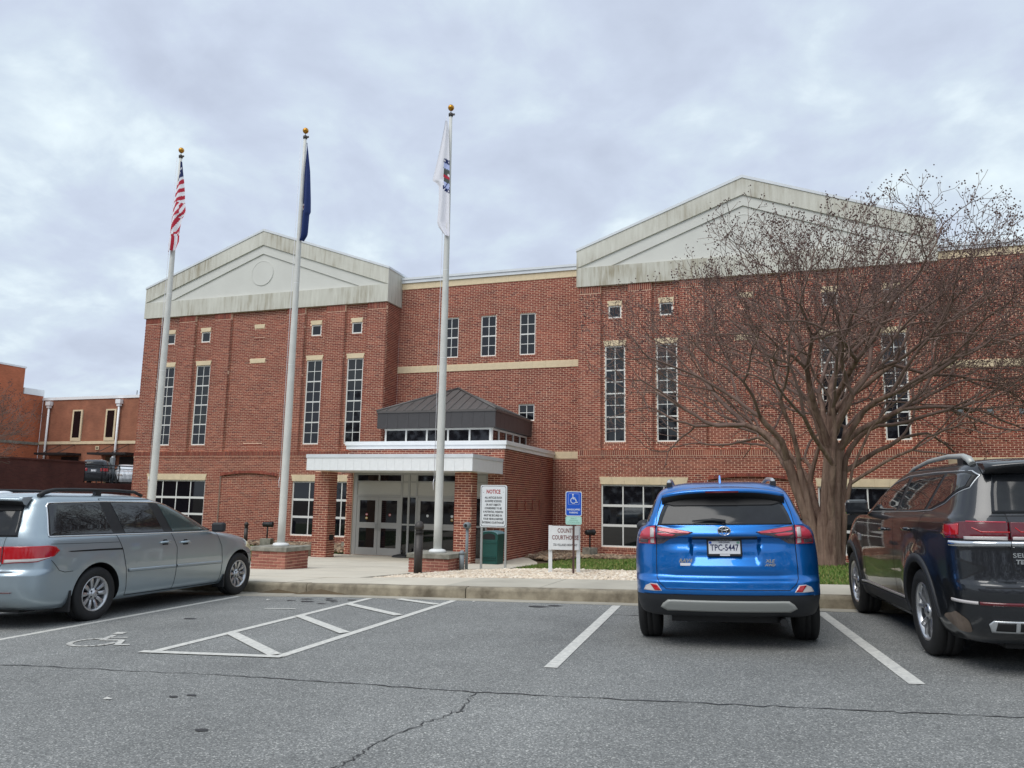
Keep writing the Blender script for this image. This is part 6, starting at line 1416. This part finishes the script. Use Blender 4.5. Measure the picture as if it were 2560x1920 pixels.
def tubes(lst, name, mt, parent):
    m = MB()
    for pts, rad, sg in lst: m.tube(pts, rad, sg, cap=False)
    return m.build(name, mt, parent, fix=False)
def pods(tips, n, name, mt, parent, zmin=0.0):
    rr = random.Random(3); V = []; F = []; o8 = np.array([(1,0,0),(-1,0,0),(0,1,0),(0,-1,0),(0,0,1),(0,0,-1)]); f8 = np.array([(0,2,4),(2,1,4),(1,3,4),(3,0,4),(2,0,5),(1,2,5),(3,1,5),(0,3,5)]); k = 0
    for p, d in tips:
        if p.z < zmin and rr.random() < .55: continue
        for _ in range(rr.randint(1, n)):
            s = rr.uniform(.011, .022); V.append(o8*s*np.array([1,1,1.2])+np.array([p.x+rr.gauss(0,.05), p.y+rr.gauss(0,.05), p.z+rr.gauss(.02,.06)])); F.append(f8+6*k); k += 1
    me = bpy.data.meshes.new(name); me.from_pydata(np.concatenate(V).tolist(), [], np.concatenate(F).tolist()); me.materials.append(MATS[mt])
    o = bpy.data.objects.new(name, me); COL.objects.link(o); o.parent = parent; return o
def tree_obj(name, loc, big, small, tips, label, rz=0.0, sc=1.0):
    t = empty(name, loc, rz); t.scale = (sc, sc, sc); tag(t, label, 'tree', 'bare crape myrtle trees')
    a = tubes(big, 'trunk', 'bark', t); b = tubes(small, 'crown', 'twig', t); c = pods(tips, 5, 'seed_heads', 'pod', b, 5.5); return t, a, b, c
ST = [(-.22,.0,-.12,.03,1.0,2.7,.16), (-.10,-.12,-.07,-.07,1.0,3.0,.14), (.06,.05,.01,.08,1.0,3.2,.14), (.12,-.10,.07,-.06,1.0,2.9,.13), (.20,.04,.13,.03,1.0,2.7,.12), (-.02,.20,-.04,.20,1.0,2.7,.11), (.05,-.20,.04,-.22,1.0,2.6,.10), (-.28,-.04,-.22,-.04,1.0,2.5,.11), (.36,-.02,.20,-.03,1.0,2.2,.07), (-.15,.12,-.18,.12,1.0,2.6,.10), (.0,.0,.0,.0,1.0,3.3,.12)]
big, small, tips = gen_tree(11, [(x*.78, y*.78, a_, b_, c_, l_, r_) for (x, y, a_, b_, c_, l_, r_) in ST], (-.45, 0, 6.0), (6.8, 5.0, 4.25), dens=.86)
ST = [(x*.78, y*.78, a_, b_, c_, l_, r_) for (x, y, a_, b_, c_, l_, r_) in ST]
# flared foot of the clump
foot = [([Vector((x*1.12, y*1.12, -.15)), Vector((x+dx*.12, y+dy*.12, .12)), Vector((x+dx*.5, y+dy*.5, .5)), Vector((x+dx*.9, y+dy*.9, .9)), Vector((x+dx*1.25, y+dy*1.25, 1.25))], [.19, .165, .15, .12, .05], 10) for (x, y, dx, dy, dz, l, r) in ST[:8]]
TX_, TY_ = 1.06, 20.3
T1 = tree_obj('crape_myrtle', (TX_, TY_, ter(TX_, TY_)), big+foot, small, tips, 'bare multi-stemmed crape myrtle with smooth brown trunks on the lawn behind the blue SUV')
def copy_tree(src, loc, rz, sc, label):
    t = empty('crape_myrtle', loc, rz); t.scale = sc; tag(t, label, 'tree', 'bare crape myrtle trees')
    a = bpy.data.objects.new('trunk', src[1].data); b = bpy.data.objects.new('crown', src[2].data); c = bpy.data.objects.new('seed_heads', src[3].data)
    for o in (a, b, c): COL.objects.link(o)
    a.parent = t; b.parent = t; c.parent = b
copy_tree(T1, (10.45, 21.2, ter(10.45, 21.2)), R_(130), (.97, .97, 1.0), 'bare crape myrtle whose twigs reach over the wall with the small grey vents')
copy_tree(T1, (-26.0, 14.2, ter(-26.0, 14.2)), R_(-70), (1.0, 1.0, .80), 'bare crape myrtle with twig tips before the orange brick wall')

# ================================================================== LEFT BACKGROUND
TZ = 2.66           # upper terrace level
m = MB(); m.box(-90, -39.15, 20, 70, -1, TZ); m.box(-39.15, -31.2, 39.5, 70, -1, TZ); tag(m.build('terrace', 'asphalt'), kind='structure')
rw = empty('retaining_wall', (-38.8, 30, 0)); tag(rw, 'long dark brick retaining wall behind the minivan', 'wall')
m = MB(); m.box(-.35, 0, -12, 5.55, -.5, 3.86); m.box(-.35, 0, 5.55, 9.5, -.5, 2.72); m.box(-.35, 7.6, 9.5, 9.85, -.5, 2.72); m.build('masonry', 'brick_dark', rw)
m = MB(); m.box(-.40, .05, -12, 5.60, 3.86, 3.95); m.build('coping', 'brick_dark', rw)
rl = empty('railing', (-38.9, 35.6, 2.72)); tag(rl, 'black metal railing on top of the retaining wall', 'railing')
def rail_run(p, q, nb):
    P, Q = Vector(p), Vector(q); d = Q-P
    for z, w in ((1.08,.035),(.90,.02),(.10,.02)):
        m = MB(); m.tube([P+Vector((0,0,z)), Q+Vector((0,0,z))], w, 6); m.build('rail', 'black_plastic', rl)
    for k in range(nb+1):
        a = P+d*(k/nb); post = k % 12 == 0
        m = MB(); m.tube([a+Vector((0,0,0)), a+Vector((0,0,1.08 if post else .90))], .035 if post else .010, 5); m.build('post' if post else 'baluster', 'black_plastic', rl)
rail_run((0,.05,0), (0,3.9,0), 36); rail_run((0,3.9,0), (7.4,3.9,0), 60)
# annex
an = empty('annex_building', (-57.57, 48, 0)); tag(an, 'two-storey brick annex with an orange wall and white downspouts', 'building')
def nb(name, x0, x1, y0, y1, z0, z1, mt, par=None): q = MB(); q.box(x0+57.57, x1+57.57, y0-48, y1-48, z0, z1); return q.build(name, mt, par or an)
nb('wall', -80, -57.57, 18, 46.1, 0, 12.0, 'brick_orange'); nb('coping', -80, -57.50, 17.9, 46.16, 12.0, 12.14, 'white_metal'); nb('wall', -80, -57.58, 46.1, 48, 0, 9.95, 'brick_orange'); nb('coping', -80, -57.5, 46.17, 48.0, 9.95, 10.45, 'white_metal')
nb('stone_band', -57.57, -57.48, 18, 47.95, 5.90, 6.12, 'concrete_cap')
nb('wall', -57.56, -31.5, 48.0, 62, 0, 9.6, 'brick_brown'); nb('coping', -57.6, -31.5, 47.93, 62, 9.6, 9.83, 'white_metal'); nb('stone_band', -57.5, -31.5, 47.93, 48.0, 5.97, 6.20, 'stone')
for x in (-54.02, -50.55, -46.9):
    f_ = nb('window', x-.10, x+.95, 47.90, 48.0, 6.22, 8.75, 'stone'); nb('pane', x+.07, x+.78, 47.885, 47.9, 6.50, 8.63, 'glass_dark', f_)
for x in (-56.65, -49.30):
    q = MB(); q.tube([(x+57.57,-.16,9.2),(x+57.57,-.16,2.6)], .085, 8); d_ = q.build('downspout', 'white_metal', an); q = MB(); q.box(x+57.57-.24, x+57.57+.24, -.34, -.02, 9.15, 9.48); q.box(x+57.57-.16, x+57.57+.16, -.28, -.06, 8.95, 9.15); q.build('rain_head', 'white_metal', d_)
for x0, x1 in ((-56.3,-52.9), (-50.8,-47.0)):
    c_ = nb('canopy', x0, x1, 46.6, 47.99, 5.05, 5.22, 'black_plastic')
    for x in (x0+.9, x0+2.4): q = MB(); q.tube([(x+57.57,-1.3,5.22),(x+57.57+.25,-.03,5.9)], .025, 6); q.build('tie_rod', 'bronze', c_)
nb('door', -54.9, -53.1, 47.93, 47.99, 2.66, 4.95, 'black'); nb('door', -50.3, -49.6, 47.93, 47.99, 2.66, 4.95, 'soil'); nb('door', -48.9, -46.9, 47.93, 47.99, 2.66, 4.95, 'black')
v_ = nb('vent', -51.42, -51.08, 47.93, 47.99, 5.52, 5.80, 'stone'); nb('slot', -51.36, -51.14, 47.92, 47.93, 5.58, 5.64, 'black', v_); nb('slot', -51.36, -51.14, 47.92, 47.93, 5.68, 5.74, 'black', v_)
q = MB(); q.tube([(7.3,2.5,9.8),(7.3,2.5,10.6)], .03, 6); q.build('roof_pipe', 'bronze', an)
# small things on the terrace
o = empty('terrace_post', (-43.0, 41.6, TZ)); tag(o, 'grey square post with a white cap light on the terrace', 'post'); m = MB(); m.box(-.13,.13,-.1,.1,0,1.85); m.build('shaft', 'grey_conduit', o); m = MB(); m.box(-.06,.06,-.06,.06,1.85,1.95); m.build('cap', 'sign_white', o)
o = empty('terrace_sign', (-43.95, 41.3, TZ)); tag(o, 'plain white board raised above the terrace railing', 'sign'); m = MB(); m.box(-.36,.36,-.02,.02,1.55,1.72); m.build('board', 'sign_white', o); m = MB(); m.box(-.03,.03,.02,.06,0,1.6); m.build('post', 'steel', o)
def far_car(x, y, z, head, paint_, keys, wh, L_, label, lamps=True, grp='cars on the upper terrace'):
    r = empty('parked_car', (x, y, z), head); tag(r, label, 'car', grp)
    b = Body(keys, [(0,.35),(wh,.35)], .36, flare=.01, bow=.06, plan=.03, ym=1.3, L=L_)
    make_shell(b, r, [paint_,'black'], [(0,.36),(wh,.36)], .40, nz=40)
    for sg in (-1, 1):
        wheel(r, .78, 0, .35, .22, .21, 'seven', sg); wheel(r, .78, wh, .35, .22, .21, 'seven', sg)
        zt = b.zmax; b.patch('side', [(-.45,zt*.70),(wh-.55,zt*.68),(wh-1.35,zt*.93),(-.25,zt*.93)], .005, 8, 16, sg).build('side_window', 'car_glass', r)
        b.patch('phi', [(.75,zt*.52),(1.6,zt*.52),(1.6,zt*.64),(.75,zt*.64)], .008, 5, 8, sg).build('tail_lamp', 'lamp_red', r)
        b.patch('phi', [(3.2,zt*.42),(3.8,zt*.42),(3.7,zt*.5),(3.3,zt*.5)], .008, 5, 8, sg).build('head_lamp', 'lamp_clear', r)
    b.patch('rear', [(-.6,zt*.68),(.6,zt*.68),(.5,zt*.90),(-.5,zt*.90)], .006, 8, 12).build('rear_window', 'car_glass_rear', r)
    b.patch('rear', [(-.15,zt*.50),(.15,zt*.50),(.15,zt*.58),(-.15,zt*.58)], .010, 4, 4).build('licence_plate', 'plate_white', r)
    return r, b
suv = [(.25,-.75,3.4,.82,.3,.3,.6,.45),(.45,-.93,3.55,.90,.34,.36,.7,.5),(.75,-.95,3.58,.92,.34,.38,.7,.5),(1.0,-.92,3.4,.91,.34,.38,.7,.5),(1.08,-.91,2.6,.88,.32,.34,.6,.5),(1.3,-.85,2.1,.80,.28,.3,.5,.4),(1.52,-.75,1.6,.70,.26,.26,.45,.35),(1.62,-.6,1.2,.58,.22,.22,.35,.3),(1.68,-.1,.5,.2,.06,.06,.1,.08)]
sedan = [(.22,-.85,3.4,.80,.3,.3,.6,.45),(.45,-1.0,3.6,.87,.34,.36,.7,.5),(.70,-1.0,3.6,.89,.34,.38,.7,.5),(.88,-.98,3.3,.87,.34,.38,.7,.5),(.95,-.80,2.5,.84,.32,.34,.6,.5),(1.15,-.35,1.95,.74,.28,.3,.5,.4),(1.36,.05,1.5,.62,.26,.26,.45,.35),(1.43,.25,1.1,.45,.2,.2,.3,.25),(1.46,.5,.8,.15,.04,.04,.06,.05)]
far_car(-43.3, 40.6, TZ, R_(38), 'paint_far_dark', suv, 2.66, 4.6, 'dark SUV behind the black railing on the upper terrace')
far_car(-43.6, 43.4, TZ, R_(-128), 'paint_far_white', sedan, 2.7, 4.6, 'white sedan behind the black railing on the upper terrace')
wr, wb = far_car(-12.35, 8.0, lot_z(-12.35, 8.0), R_(3), 'paint_far_white', suv, 2.66, 4.6, 'white vehicle with a red-lettered roof board parked beyond the silver minivan', grp='vehicles parked along the kerb')
m = MB(); m.box(-.03,.03,-.5,.55,1.62,1.80); rb = m.build('roof_board', 'sign_white', wr, loc=(.30,.1,0)); text('AL', .12, 'ink_red', rb, (.033, .20, 1.70), rot=(math.pi/2,0,math.pi/2), bold=.003)
# distant woodland beyond the frame on the right and behind, seen only in reflections
def woods(name, boxes, n, label):
    V = []; F = []
    for (x0, x1, y0, y1, h) in boxes:
        for _ in range(n):
            x, y = rng.uniform(x0, x1), rng.uniform(y0, y1); z = h*rng.random()**.8*(.75+.25*math.sin(x*.35)+.15*math.sin(y*.5+x)); a = rng.uniform(0, 3.14); s = rng.uniform(.3, .8); i = len(V)
            V += [(x-s*math.cos(a), y-s*math.sin(a), z), (x+s*math.cos(a), y+s*math.sin(a), z+rng.uniform(-.3,.3)), (x+rng.gauss(0,.3), y, z+s*1.6)]; F.append((i,i+1,i+2))
    me = bpy.data.meshes.new(name); me.from_pydata(V, [], F); me.materials.append(MATS['twig']); o = bpy.data.objects.new(name, me); COL.objects.link(o); return tag(o, label, 'woods', kind='stuff')
woods('woodland', [(22, 75, 18, 40, 9), (-70, 70, -60, -48, 17)], 7500, 'bare brown woodland beyond the parking lot')
